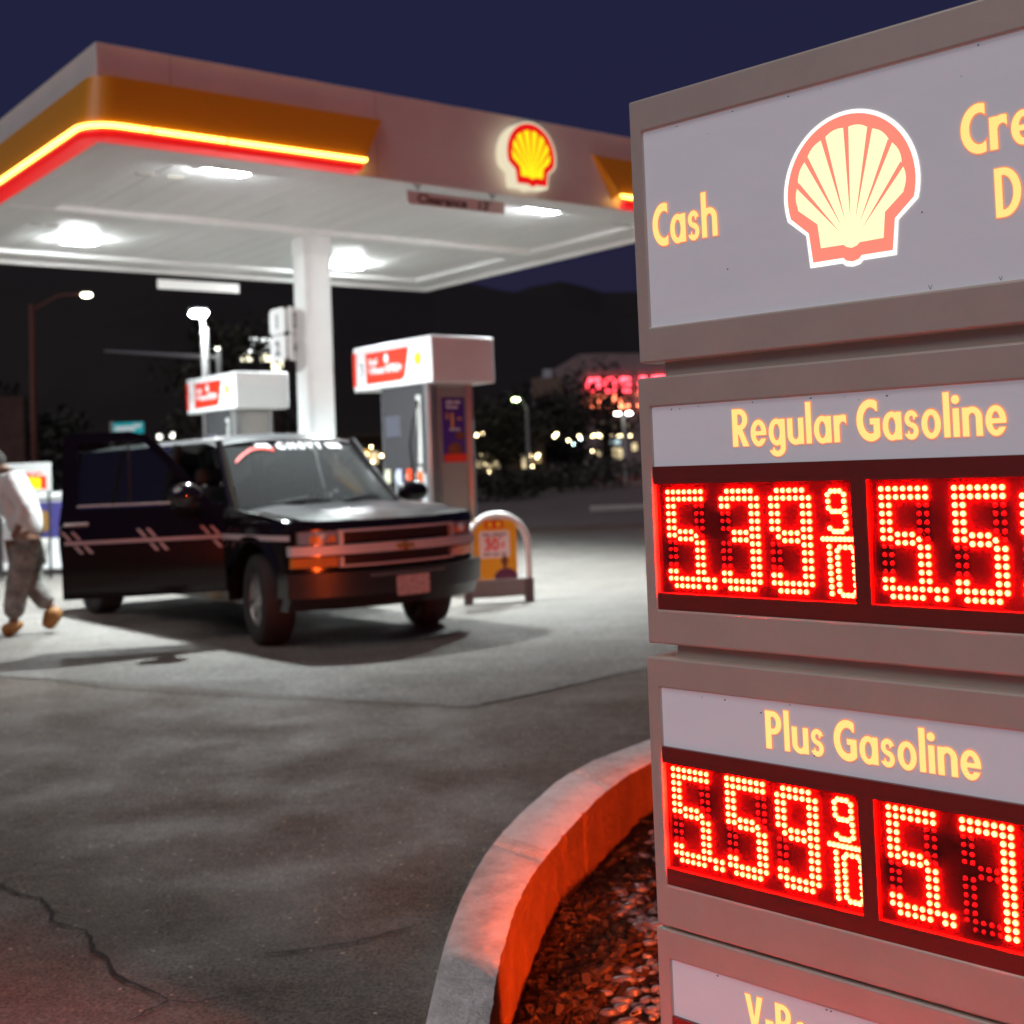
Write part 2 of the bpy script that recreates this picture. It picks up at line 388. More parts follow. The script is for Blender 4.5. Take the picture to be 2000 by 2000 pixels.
# kerb: rounded, chipped concrete strip
KERB = mat('painted_kerb', (.86, .83, .81), .85, var=.45, scale=11, bump=.6, bscale=70, col2=(.50, .46, .44), detail=10)
rk = random.Random(3)
nz = [0.] * (NK + 1); mz = [0.] * (NK + 1)
for A, arr in ((.0022, nz), (.0020, mz)):
    c = 0
    for i in range(NK + 1):
        c = c * .85 + rk.uniform(-1, 1) * A
        arr[i] = c - (max(0, rk.gauss(0, 1) - 2.0) * .012)
b = MB(); rows = []
for i in range(NK + 1):
    (ox, oy), (ix, iy) = oc[i], ic[i]; d = Vector((ix - ox, iy - oy, 0)).normalized()
    zt = .15 + .004 * math.sin(i * .11) + nz[i] * .3
    O = Vector((ox, oy, 0)); I = Vector((ix, iy, 0)) + d * mz[i]
    cj = 0.012 if i % 47 == 0 else 0.
    pr = [O + Vector((0, 0, -.03)), O + Vector((0, 0, zt - .014)), O + d * .005 + Vector((0, 0, zt - .004 + nz[i] * .3)), O + d * .016 + Vector((0, 0, zt - cj)),
          (O + I) / 2 + Vector((0, 0, zt + .001 - cj)), I - d * .016 + Vector((0, 0, zt - cj)), I - d * .003 + Vector((0, 0, zt - .005)), I + Vector((0, 0, zt - .018)), I + d * .004 + Vector((0, 0, -.14))]
    rows.append(pr)
np_ = len(rows[0])
b.add([p for r in rows for p in r], [(i * np_ + j, i * np_ + j + 1, (i + 1) * np_ + j + 1, (i + 1) * np_ + j) for i in range(NK) for j in range(np_ - 1)])
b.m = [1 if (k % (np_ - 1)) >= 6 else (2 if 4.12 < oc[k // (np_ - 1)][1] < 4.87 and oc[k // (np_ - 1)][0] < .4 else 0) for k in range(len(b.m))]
tag(b.build('kerb', [KERB, mat('red_painted_kerb', (.20, .085, .016), .7, var=.35, scale=7, bump=.5, bscale=50), mat('fresh_kerb_paint', (.88, .87, .86), .7, var=.22, scale=16, bump=.4, bscale=70)], smooth=True), kind='structure')  # inner face in a darker orange-red than the top

# planting bed soil and its loose cover
SOIL = mat('bed_soil', (.028, .015, .010), 1., var=.6, scale=9, bump=1.0, bscale=45, spec=.1)
rs = random.Random(5)
def soil_z(x, y): return -.075 + .014 * math.sin(x * 7.1 + y * 3.3) + .010 * math.sin(x * 17 - y * 13) + .02 * max(0, min(1, (x + .1) * 1.2))
b = MB(); b.grid(lambda u, v: (lambda x, y: (x, y, soil_z(x, y) + rs.uniform(-.006, .006)))(-.45 + u * 6, -1.5 + v * 7.9), 150, 190)
tag(b.build('soil', SOIL, smooth=True), kind='structure')
def in_bed(x, y, mrg=.03):
    k = min(range(0, NK + 1, 3), key=lambda i: (ic[i][0] - x) ** 2 + (ic[i][1] - y) ** 2); k2 = min(k + 3, NK)
    dx, dy = ic[k2][0] - ic[k2 - 3][0], ic[k2][1] - ic[k2 - 3][1]; l = math.hypot(dx, dy)
    return ((x - ic[k][0]) * dy - (y - ic[k][1]) * dx) / l > mrg
def pebble_zone(x, y): return x > .17 + .13 * (y - 2.9) + .05 * math.sin(y * 9)
b = MB(); n = 0
while n < 2600:
    x, y = rs.uniform(-.12, 1.6), rs.uniform(2.3, 5.9)
    if not in_bed(x, y) or (pebble_zone(x, y) and rs.random() < .93): continue
    n += 1; L_ = rs.uniform(.008, .034); wd = rs.uniform(.004, .013); h = rs.uniform(.002, .007)
    T = Matrix.Translation((x, y, soil_z(x, y) + rs.uniform(.0, .010))) @ Matrix.Rotation(rs.uniform(0, 6.3), 4, 'Z') @ Matrix.Rotation(rs.uniform(-.5, .5), 4, 'Y') @ Matrix.Rotation(rs.uniform(-.4, .4), 4, 'X')
    b.box((-L_, -wd, -h), (L_ * rs.uniform(.6, 1), wd, h), rs.choice((0, 0, 1, 2)), T)
tag(b.build('mulch', [mat('bark_brown', (.026, .017, .011), 1., var=.4, scale=60, spec=.08), mat('bark_dark', (.014, .009, .007), 1., spec=.08), mat('bark_pale', (.045, .032, .022), 1., spec=.08)]), 'brown bark chips lying in the planting bed beside the kerb', 'mulch', kind='stuff')
b = MB(); n = 0
while n < 1500:
    x, y = rs.uniform(.1, 1.25), rs.uniform(2.4, 5.6)
    if not in_bed(x, y, .10) or not pebble_zone(x, y): continue
    n += 1; r = rs.uniform(.010, .024)
    c = Vector((x, y, soil_z(x, y) + r * .35)); a = rs.uniform(-.5, .5); k0 = len(b.v)
    b.ball((0, 0, 0), (r * rs.uniform(1.1, 1.7), r * rs.uniform(.7, 1), r * rs.uniform(.5, .8)), 8, rs.choice((0, 0, 1)))
    T = Matrix.Translation(c) @ Matrix.Rotation(a, 4, 'Z') @ Matrix.Rotation(rs.uniform(-.3, .3), 4, 'Y')
    for i in range(k0, len(b.v)): b.v[i] = tuple(T @ Vector(b.v[i]))
tag(b.build('pebbles', [mat('wet_pebble', (.085, .095, .12), .38, var=.3, scale=20), mat('wet_pebble_dark', (.045, .05, .065), .38)], smooth=True), 'wet grey pebbles around the foot of the price sign', 'pebbles', kind='stuff')

# cracks and joint in the paving
CR = mat('crack_fill', (.022, .018, .016), .9)
def crack(pts, wd, z=.0055, seed=1):
    q = random.Random(seed); P = [Vector((*p, z)) for p in pts]; F_ = []
    for a, c in zip(P, P[1:]):
        k = max(2, int((c - a).length / .03))
        for i in range(k): F_.append(a.lerp(c, i / k) + Vector((q.uniform(-1, 1), q.uniform(-1, 1), 0)) * .006)
    F_.append(P[-1]); bb = MB(); v = []
    for i, p in enumerate(F_):
        d = (F_[min(i + 1, len(F_) - 1)] - F_[max(0, i - 1)]).normalized(); s_ = Vector((-d.y, d.x, 0)); ww = wd * q.uniform(.45, 1.3) * min(1, .25 + 3 * (1 - i / len(F_)))
        v += [p + s_ * ww, p - s_ * ww]
    bb.add(v, [(2 * i, 2 * i + 1, 2 * i + 3, 2 * i + 2) for i in range(len(F_) - 1)])
    return tag(bb.build('pavement', CR), kind='structure')
crack([(-2.2, 4.5), (-1.78, 4.25), (-1.68, 4.14), (-1.59, 4.1), (-1.55, 4.04), (-1.5, 3.96), (-1.48, 3.89), (-1.42, 3.85), (-1.34, 3.79), (-1.3, 3.73), (-1.26, 3.63), (-1.2, 3.57), (-1.15, 3.47), (-1.09, 3.4), (-1.02, 3.35), (-.94, 3.27), (-.86, 3.25), (-.82, 3.28), (-.76, 3.3)], .0062, seed=2)
crack([(-.94, 3.27), (-.98, 3.21), (-1.01, 3.15)], .004, seed=4)
crack([(-4.2, 9.1), (-3.18, 8.52), (-2.63, 8.11), (-1.91, 7.73), (-1.21, 7.42), (-.88, 7.25), (-.29, 7.03)], .009, seed=5)
crack([(-.29, 7.03), (.04, 7.33), (.35, 7.64), (.8, 8.1)], .009, seed=6)
crack([(-.75, 3.55), (-.5, 3.62), (-.3, 3.75)], .004, seed=8)
crack([(-1.0, 2.95), (-.7, 3.02), (-.45, 3.1)], .004, seed=9)

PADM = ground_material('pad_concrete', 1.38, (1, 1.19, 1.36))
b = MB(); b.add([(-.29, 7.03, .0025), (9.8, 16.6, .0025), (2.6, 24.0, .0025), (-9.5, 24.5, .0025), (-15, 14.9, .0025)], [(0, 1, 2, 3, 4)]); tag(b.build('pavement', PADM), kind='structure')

# road beyond the forecourt and kerb strips
ASPH = mat('asphalt', (.15, .125, .12), .8, var=.3, scale=1.2, bump=.3)
b = MB(); b.add([(-300, 21, .004), (300, 31.5, .004), (300, 95, .004), (-300, 95, .004)], [(0, 1, 2, 3)]); tag(b.build('road', ASPH), kind='structure')
CONC = mat('pale_concrete', (.42, .40, .37), .8, var=.25, scale=3)
for x0, x1, y0 in ((2.0, 12.5, 33.4), (-40, -8, 29)):
    b = MB(); b.box((x0, y0, 0), (x1, y0 + .35, .14)); tag(b.build('kerb', CONC, bevel=.02), kind='structure')

# ------------------------------------------------------------------ shell emblem outline (unit: total width 1, centre 0,0)
EMB_C = (.4295, 1.775); EMB_W = .2436
def _n(pts): return [((x - EMB_C[0]) / EMB_W, (y - EMB_C[1]) / EMB_W) for x, y in pts]
def arc(cx, cy, rx, ry, a0, a1, n): return [(cx + rx * math.cos(R(a0 + (a1 - a0) * i / n)), cy + ry * math.sin(R(a0 + (a1 - a0) * i / n))) for i in range(n + 1)]
EMB_OUT = _n(arc(.4295, 1.775, .122, .1268, -17, 197, 40) + [(.3466, 1.7095), (.3514, 1.6549), (.411, 1.6549), (.417, 1.6495), (.4295, 1.6470), (.442, 1.6495), (.448, 1.6549), (.5055, 1.6549), (.5115, 1.7095)])
EMB_RED = _n(arc(.4295, 1.775, .1145, .120, -16, 196, 40) + [(.3520, 1.7130), (.3577, 1.6635), (.413, 1.6635), (.4185, 1.6580), (.4295, 1.6555), (.4405, 1.6580), (.446, 1.6635), (.5000, 1.6635), (.5060, 1.7130)])
def scallop():
    o = []
    for i in range(8):
        a0, a1 = -13 + 206 * i / 8, -13 + 206 * (i + 1) / 8
        for k in range(6):
            t = k / 6; a = a0 + (a1 - a0) * t; r = 1 + .035 * math.sin(math.pi * t) - .012
            o.append((.4295 + .0965 * r * math.cos(R(a)), 1.775 + .0995 * r * math.sin(R(a))))
    return o
EMB_YEL = _n(scallop() + [(.3345, 1.7535), (.3690, 1.7255), (.3735, 1.6850), (.415, 1.6845), (.4205, 1.6800), (.4295, 1.6775), (.4385, 1.6800), (.444, 1.6845), (.4855, 1.6850), (.4900, 1.7255), (.5245, 1.7535)])
def slits():
    o = []
    for i in range(1, 8):
        a = R(-13 + 206 * i / 8); dx, dy = math.cos(a), math.sin(a)
        top = Vector((.4295 + .0965 * dx * 1.005, 1.775 + .0995 * dy * 1.005)); base = Vector((.4295 + (top.x - .4295) * .20, 1.700 + .022 * abs(dy)))
        d = (top - base).normalized(); p = Vector((-d.y, d.x)) * .0046
        o.append(_n([tuple(top + p), tuple(base), tuple(top - p)]))
    return o
SLITS = slits()
def emblem(b, O, X, Y, Nn, width, d, mats=(0, 1, 2), thick=.0):
    """stack of flat layers: white rim, red, yellow fan, red slits; Nn points to the viewer"""
    O, X, Y, Nn = Vector(O), Vector(X), Vector(Y), Vector(Nn)
    if thick: b.prism([(p[0] * width, p[1] * width) for p in EMB_OUT], O, X, Y, Nn, -thick, 0, mats[0])
    else: b.flat(poly(EMB_OUT), O, X, Y, mats[0], width)
    b.flat(poly(EMB_RED), O + Nn * d, X, Y, mats[1], width)
    b.flat(poly(EMB_YEL), O + Nn * 2 * d, X, Y, mats[2], width)
    for sl in SLITS: b.flat(poly(sl), O + Nn * 3 * d, X, Y, mats[1], width)

# ------------------------------------------------------------------ price sign
sign = thing('price_sign', (.248, 2.3, -.09), 'tall two-sided fuel price sign with four taupe cabinets and glowing red price digits', 'price sign', rz=R(-44.37))
SZ = .09       # the empty stands on the soil; heights below are above the forecourt
UC, DEP = .430, .24
DIG = {
 '5': [(0, r) for r in (0, 1)] , }
def digit(ch):
    """lit (column, row) spots on a 7 x 14 matrix, rows counted from the top"""
    full = [(c, r) for r in (0, 1) for c in range(7)]; top = [(c, 0) for c in range(1, 6)] + [(c, 1) for c in range(7)]
    bot = [(c, 12) for c in range(7)] + [(c, 13) for c in range(1, 6)] + [(0, 11), (1, 11)]
    mid = [(c, r) for c in (2, 3, 4) for r in (5.5, 6.5)]
    ul = [(c, r) for c in (0, 1) for r in range(2, 6)]; ur = [(c, r) for c in (5, 6) for r in range(2, 7)]; lr = [(c, r) for c in (5, 6) for r in range(7, 12)]; ll = [(c, r) for c in (0, 1) for r in range(7, 11)]
    s = {'5': full + ul + [(0, 6), (1, 6)] + mid + [(4.9, 6.05)] + lr + bot, '3': top + [(0, 2), (1, 2)] + ur + mid + lr + bot,
         '9': top + ul + [(1, 6)] + ur + mid + lr + bot, '7': full + ur + lr + [(5, 12), (6, 12), (5, 13), (6, 13)]}[ch]
    allp = set(top + ul + ur + mid + ll + lr + bot)
    return s, [p for p in allp if p not in s]
FRAC9 = [(1575, 262), (1612, 262), (1650, 262), (1545, 293), (1685, 293), (1547, 350), (1684, 350), (1550, 408), (1686, 408), (1580, 438), (1613, 438), (1650, 438), (1690, 470), (1692, 528), (1555, 585), (1694, 585), (1590, 612), (1622, 612), (1658, 612)]
BAR9 = [(1490 + 37.2 * i, 678) for i in range(8)]
ONE = [(1540 + i, 745 + 58 * i) for i in range(8)]
ZERO = [(1630, 748), (1678, 748), (1722, 748), (1608, 778), (1746, 778)] + [(1609 + i, 836 + 58.5 * i) for i in range(5)] + [(1747 + i, 836 + 58.5 * i) for i in range(5)] + [(1615, 1128), (1753, 1128), (1645, 1160), (1685, 1160), (1722, 1160)]
def frac_spots(): return [((x - 1545) / 157 * .0335, -(y - 262) * .0001886) for x, y in FRAC9 + BAR9 + ONE + ZERO]
def led(b, u, z, y, r=.0043, m=0, T=None, h=1., rim=None):
    n = 8; v = []; f = []
    for rr, d in ((1., 0), (.80, .55), (.50, .88)):
        for k in range(n): a = 2 * math.pi * k / n; v.append((u + r * rr * math.cos(a), y - r * d * h, z + r * rr * math.sin(a)))
    v.append((u, y - r * h, z))
    for i in range(2):
        for k in range(n): f.append((i * n + k, i * n + (k + 1) % n, (i + 1) * n + (k + 1) % n, (i + 1) * n + k))
    for k in range(n): f.append((2 * n + k, 2 * n + (k + 1) % n, 3 * n))
    b.add(v, f[:n], m, T); b.add(v, f[n:], m if rim is None else rim, T)
CABS = [  # z0, z1, hole z0, hole z1, panel z0, led window z0, z1, text, prices
 (1.526, 2.0165, 1.591, 1.9545, None, None, None, None, -.011, .0145, 0, 0),
 (1.0115, 1.4993, 1.0745, 1.4440, 1.335, 1.1046, 1.303, ('5.39', '5.59'), -.018, .0075, 0, .0152),
 (.5000, .9858, .5765, .9315, .8250, .6065, .7960, ('5.59', '5.79'), -.025, .0015, -.0148, .0105),
 (-.0065, .4942, .0665, .4417, .3400, .1005, .2930, ('5.79', '5.99'), -.028, -.001, -.019, .0105),
]
FLIP = Matrix.Translation((2 * UC, DEP, 0)) @ Matrix.Rotation(math.pi, 4, 'Z')
for c0, c1 in ((0, .0935), (.48, .605), (.972, 1.115), (1.485, 1.63)):
    b = MB(); b.box((.030, .022, c0), (2 * UC - .030, DEP - .022, c1)); b.build('core', mat('sign_core', (.60, .52, .46), .45, metal=.1), sign, bevel=.003)
b = MB(); b.box((.06, .07, .02), (2 * UC - .06, DEP - .07, 1.95 + SZ)); b.build('spine', mat('sign_core', (.6, .5, .4)), sign)
def ring_box(b, u0, u1, z0, z1, hu0, hu1, hz0, hz1, y0, y1, m=0):
    o = [(u0, z0), (u1, z0), (u1, z1), (u0, z1)]; h = [(hu0, hz0), (hu1, hz0), (hu1, hz1), (hu0, hz1)]
    v = [(u, y, z) for y in (y0, y1) for (u, z) in o + h]; f = []
    for i in range(4):
        j = (i + 1) % 4
        f += [(i, j, 4 + j, 4 + i), (8 + j, 8 + i, 12 + i, 12 + j), (j, i, 8 + i, 8 + j), (4 + i, 4 + j, 12 + j, 12 + i)]
    b.add(v, f, m)
def place_text(parent, text, u0, z0, cap, u1=None, y=.0050, T=None):
    vf, wd = words(text); sx = cap if u1 is None else (u1 - u0) / wd
    for off, yy, m in ((0., y, LETTERLIT), (.022, y + .0007, LETTEREDGE)):
        bb = MB(); q = words(text, off)[0]
        bb.add([(u0 + p[0] * sx, yy, z0 + SZ + p[1] * cap) for p in q[0]], [f[::-1] for f in q[1]], 0, T)
        bb.build('lettering' if off == 0 else 'lettering_edge', m, parent)
for (z0, z1, h0, h1, pz, l0, l1, prices, uf, ul, du, dz) in CABS:
    b = MB(); hdr = prices is None
    ring_box(b, uf, 2 * UC - uf, z0 + SZ, z1 + SZ, ul, 2 * UC - ul, h0 + SZ, h1 + SZ, 0, DEP)
    cab = b.build('cabinet', FRAME, sign, bevel=.0035, seg=3)
    for side, T in enumerate((None, FLIP)):
        b = MB(); b.box((ul, .0075, (h0 if hdr else pz) + SZ), (2 * UC - ul, .0140, h1 + SZ), 0, T)
        b.build('name_panel', PANELLIT, cab)
        if hdr:
            place_text(cab, 'Cash', .029, 1.7385, .0765, .172, T=T)
            place_text(cab, 'Credit', .6200, 1.7880, .0735, .822, T=T); place_text(cab, 'Debit', .6675, 1.6860, .0735, .815, T=T)
            b = MB(); emblem(b, (UC, .0062, 1.775 + SZ), (1, 0, 0), (0, 0, 1), (0, -1, 0), EMB_W, .0006)
            if T is not None: b.v = [tuple(T @ Vector(p)) for p in b.v]
            q_ = b; rb = random.Random(9)
            for u_, z_, s2 in ((.558, 1.5935, .0035), (.668, 1.5935, .003)):
                for sg in (-1, 1):
                    b = MB(); b.add([(u_, .0068, z_ + SZ), (u_ + sg * s2 * .8, .0068, z_ + SZ + s2 * 2), (u_ + sg * s2 * .8 + .0008, .0068, z_ + SZ + s2 * 2), (u_ + .0008, .0068, z_ + SZ)], [(0, 1, 2, 3)], 0, T); b.build('scratch', BLK, cab)
            for _ in range(9):
                u_, z_, s2 = rb.uniform(.03, .8), rb.choice((1.950, 1.947, 1.60, rb.uniform(1.6, 1.94))), rb.uniform(.0006, .0016)
                b = MB(); b.add([(u_ - s2, .0068, z_ + SZ), (u_, .0068, z_ + SZ - s2), (u_ + s2 * 1.4, .0068, z_ + SZ), (u_, .0068, z_ + SZ + s2)], [(0, 1, 2, 3)], 0, T); b.build('speck', BLK, cab)
            b = q_
            b.build('shell_emblem', [emat('lit_white', (1, .97, .90), 1.25), emat('lit_coral', (1, .275, .20), 1.0), emat('lit_cream', (1, .97, .55), 1.15)], cab)
            continue
        name = {1.335: ('Regular Gasoline', .184, 1.3650, .0650, .666), .825: ('Plus Gasoline', .2235, .8500, .0640, .5995), .34: ('V-Power', .1560, .3620, .0600, None)}[pz]
        for _ in range(8):
            rb = random.Random(_ * 7 + round(pz * 100)); u_, z_, s2 = rb.uniform(.03, .8), h1 - rb.choice((.004, .006, .009, rb.uniform(.01, .09))), rb.uniform(.0006, .0015)
            b = MB(); b.add([(u_ - s2 * 2, .0068, z_ + SZ), (u_, .0068, z_ + SZ - s2), (u_ + s2 * 1.4, .0068, z_ + SZ), (u_, .0068, z_ + SZ + s2)], [(0, 1, 2, 3)], 0, T); b.build('speck', BLK, cab)
        place_text(cab, name[0], name[1], name[2], name[3], name[4], T=T)
        # bezel round two windows, LED glow painted into its colour
        b = MB()
        for (u0, u1, a, c) in ((ul, 2 * UC - ul, l1, pz - .0005), (ul, 2 * UC - ul, h0, l0), (.4085 + du, .4365 + du, l0, l1)):
            b.box((u0, .0015, a + SZ), (u1, .0110, c + SZ), 0, T)
        b.build('bezel', BEZEL, cab)
        for (bu0, bu1, price, s_) in ((ul, .4085 + du, prices[0], 1.0), (.4365 + du, 2 * UC - ul, prices[1], 1.0)):
            b = MB(); b.box((bu0, .0110, l0 + SZ), (bu1, .0140, l1 + SZ), 0, T)
            left = bu0 < .2; pu = .01262 if left else .01237
            zt = l1 - dz; zs = .01305 * (l1 - l0) / .1984
            starts = [q + du for q in ([.0335, .1505, .2520] if left else [.4570, .5780, .6815])]
            offp = []
            lits = []
            for ch, us in zip(price.replace('.', ''), starts):
                on, off = digit(ch)
                lits.append([(us + c * pu * (.97 if left else 1), zt - r * zs) for c, r in on]); offp += [(us + c * pu * (.97 if left else 1), zt - r * zs) for c, r in off]
            dots = [(u, zt - r * zs) for u in ((.1150 + du * .7, .1290 + du * .7) if left else (.5430 + du, .5560 + du)) for r in (12.0, 13.0)]
            for u, z in offp: led(b, u, z + SZ, .0110, .0040, 1, T)
            board = b.build('led_board', [LEDBOARD, LEDOFF], cab)
            for pts in lits + [dots] + ([[(.3610 + du + x, l1 - dz - .0023 + z * (l1 - l0) / .1984) for x, z in frac_spots()]] if left else [[(.7850 + du + x, l1 - dz - .0023 + z * (l1 - l0) / .1984) for x, z in frac_spots()]]):
                b = MB()
                for u, z in pts: led(b, u, z + SZ, .0110, .0052 if len(pts) < 64 and pts is not lits[0] else .0050, 0, T, 1.1, 1)
                b.build('led_digit' if pts is not dots else 'decimal_point', ([LEDLOW, LEDLOW] if pz < .5 else [LEDBACK, LEDBACK]) if side else [LEDRIM, LEDON], cab)

# ------------------------------------------------------------------ canopy
CAN = Vector((-2.399, 15.591, 0)); CRZ = R(38.185)
def cw(x, y, z=0.): return CAN + Matrix.Rotation(CRZ, 3, 'Z') @ Vector((x, y, z))
can = thing('canopy', CAN, 'white filling station canopy with yellow fascia, glowing light bar and one thick column', 'canopy', rz=CRZ)
HX, HY, Z0, Z1 = 3.915, 3.255, 4.25, 5.13
b = MB()
# fascia shell: four walls with thickness and a return lip below
def hring(b, ax, ay, bx_, by_, z0, z1, m=0):
    v = [(sx * X, sy * Y, z) for z in (z0, z1) for X, Y in ((ax, ay), (bx_, by_)) for sx, sy in ((-1, -1), (1, -1), (1, 1), (-1, 1))]; f = []
    for i in range(4):
        j = (i + 1) % 4
        f += [(i, j, 8 + j, 8 + i), (4 + j, 4 + i, 12 + i, 12 + j), (j, i, 4 + i, 4 + j), (8 + i, 8 + j, 12 + j, 12 + i)]
    b.add(v, f, m)
hring(b, HX, HY, HX - .10, HY - .10, Z0, Z1)
b.box((-HX + .1, -HY + .1, Z1 - .22), (HX - .1, HY - .1, Z1 - .16))
b.build('fascia', WHITE, can, bevel=.012)
for x in (-3.25, -1.1, 1.0, 2.9):         # grey strips for the seams between the fascia sheets
    b = MB(); b.box((x, -HY - .0025, Z0 + .01), (x + .006, -HY - .0005, Z1 - .02)); b.build('fascia_seam', mat('seam_shadow', (.35, .34, .33), .7), can)
# soffit: planks running back, with a raised perimeter tray and a cross beam
b = MB(); pw = .305; x = -HX + .10; rr = random.Random(4)
while x < HX - .11:
    x1 = min(x + pw - .008, HX - .1); z = Z0 + .10 + rr.uniform(-.003, .003)
    b.box((x, -HY + .1, z), (x1, -.22, z + .03)); b.box((x, .22, z), (x1, HY - .1, z + .03)); x += pw
b.box((-HX + .1, -HY + .1, Z0 + .135), (HX - .1, HY - .1, Z0 + .15))
b.build('soffit', SOFFIT, can)
b = MB(); b.box((-HX + .1, -.22, Z0 + .03), (HX - .1, .22, Z0 + .13)); b.build('beam', SOFFIT, can, bevel=.02)
b = MB(); hring(b, HX - .1, HY - .1, HX - .62, HY - .62, Z0 + .045, Z0 + .098); b.build('edge_tray', SOFFIT, can, bevel=.01)
for (x, y, a, c) in ((-3.15, -2.2, .18, .06), (-2.85, -2.22, .16, .06), (-3.3, .6, .12, .05), (-3.1, .62, .12, .05), (2.9, -2.45, .3, .06)):
    b = MB(); b.box((x, y, Z0 + .036), (x + a, y + c, Z0 + .0445)); b.build('vent', mat('vent_grime', (.38, .34, .30), .8), can)

# yellow band, light bar and red bullnose wrapping the near corner, and a second band further along
def band(path_u, slant0, slant1):
    """path_u: list of (point, outward) in plan; cross-section leans out towards the bottom"""
    secs = {'yellow_band': ([(0.0, 4.85), (.05, 4.83), (.135, 4.40)], YELLOW), 'light_bar': ([(.135, 4.394), (.160, 4.391), (.170, 4.375), (.160, 4.359), (.135, 4.356)], BARLIT),
            'red_bullnose': ([(.135, 4.354), (.150, 4.330), (.152, 4.300), (.135, 4.270), (.10, 4.257), (.0, 4.255)], REDLIT)}
    for nm, (sec, mt) in secs.items():
        b = MB(); k = len(sec); n = len(path_u); v = []
        for i, (p, o) in enumerate(path_u):
            for d, z in sec:
                along = 0.
                if i == 0 and slant0: along = slant0 * (4.85 - z)
                if i == n - 1 and slant1: along = -slant1 * (4.85 - z)
                t = Vector((-o.y, o.x, 0)) if len(path_u) else Vector()
                q = p + o * d + t * along; v.append((q.x, q.y, z))
        f = [(i * k + j, i * k + j + 1, (i + 1) * k + j + 1, (i + 1) * k + j) for i in range(n - 1) for j in range(k - 1)]
        f += [tuple(range(k)), tuple(range((n - 1) * k + k - 1, (n - 1) * k - 1, -1))] if nm != 'yellow_band' else []
        b.add(v, f)
        if nm == 'yellow_band':               # end cheeks
            for i in (0, n - 1):
                if (i == 0 and slant0) or (i == n - 1 and slant1):
                    vv = v[i * k:(i + 1) * k]; p = path_u[i][0]; q = vv[-1]
                    e = Vector((q[0], q[1], 0)) - path_u[i][1] * .135
                    b.add(vv + [(e.x, e.y, 4.36)], [tuple(range(k + 1))])
        b.build(nm, mt, can, smooth=(nm != 'yellow_band'))
def corner_path(xend, yend, r=.32):
    P = [(Vector((-HX, yend, 0)), Vector((-1, 0, 0)))] ; 
    P.append((Vector((-HX, -HY + r, 0)), Vector((-1, 0, 0))))
    for i in range(1, 10): a = R(180 + 90 * i / 10); P.append((Vector((-HX + r + r * math.cos(a), -HY + r + r * math.sin(a), 0)), Vector((math.cos(a), math.sin(a), 0))))
    P.append((Vector((-HX + r, -HY, 0)), Vector((0, -1, 0)))); P.append((Vector((xend, -HY, 0)), Vector((0, -1, 0)))); return P
band(corner_path(-1.05, 3.1, .14), 0, .56)
band([(Vector((1.79, -HY, 0)), Vector((0, -1, 0))), (Vector((HX, -HY, 0)), Vector((0, -1, 0)))], .66, 0)
# joints of the light bar
for x in (-2.79, -3.5):
    b = MB(); b.box((x, -HY - .172, 4.355), (x + .012, -HY - .13, 4.396)); b.build('bar_joint', mat('joint_amber', (.5, .25, .02), .5), can)
# column: rounded square cladding with a cap sleeve
b = MB(); b.prism(rrect(-.192, -.192, .192, .192, .09, 6), (-.035, .03, 0), (1, 0, 0), (0, 1, 0), (0, 0, 1), .0, Z0 - .20)
b.build('column', mat('column_white', (.82, .82, .81), .4, var=.08, scale=2), can, smooth=True)
b = MB(); b.prism(rrect(-.207, -.207, .207, .207, .09, 6), (-.035, .03, 0), (1, 0, 0), (0, 1, 0), (0, 0, 1), Z0 - .20, Z0 + .05); b.build('column_cap', SOFFIT, can, smooth=True)

# canopy lights (lit lens in a square trim), hung in the soffit: things of their own
LENS = emat('canopy_lens', (.93, 1, 1), 450)
TRIM = mat('light_trim', (.75, .76, .76), .4)
lab = ['lit lens nearest the front left corner of the canopy', 'lit lens at the back left of the canopy soffit', 'lit lens beside the shell sign at the front right of the canopy', 'lit lens at the back of the canopy seen just right of the column']
for (x, y), l in zip(((-2.40, -2.62), (-2.40, 1.62), (1.60, -2.62), (1.60, 1.85)), lab):
    t = thing('canopy_light', cw(x, y, Z0 + .10), l, 'ceiling light', 'recessed lights under the canopy', CRZ)
    b = MB(); ring_box_pts = rrect(-.25, -.19, .25, .19, .03)
    b.prism(ring_box_pts, (0, 0, 0), (1, 0, 0), (0, 1, 0), (0, 0, 1), -.020, 0); b.build('housing', TRIM, t, bevel=.006)
    b = MB(); v = [(-.17, -.13), (.17, -.13), (.22, 0), (.17, .13), (-.17, .13), (-.22, 0)]
    b.prism(v, (0, 0, 0), (1, 0, 0), (0, 1, 0), (0, 0, 1), -.050, -.0205); b.build('lens', LENS, t)
    la = bpy.data.lights.new('lens_lamp', 'SPOT'); la.energy = 2700; la.spot_size = R(120); la.spot_blend = 1; la.shadow_soft_size = .06; la.color = (.86, .98, 1)
    lo = bpy.data.objects.new('lens_lamp', la); COL.objects.link(lo); lo.parent = t; lo.location = (0, 0, -.13)

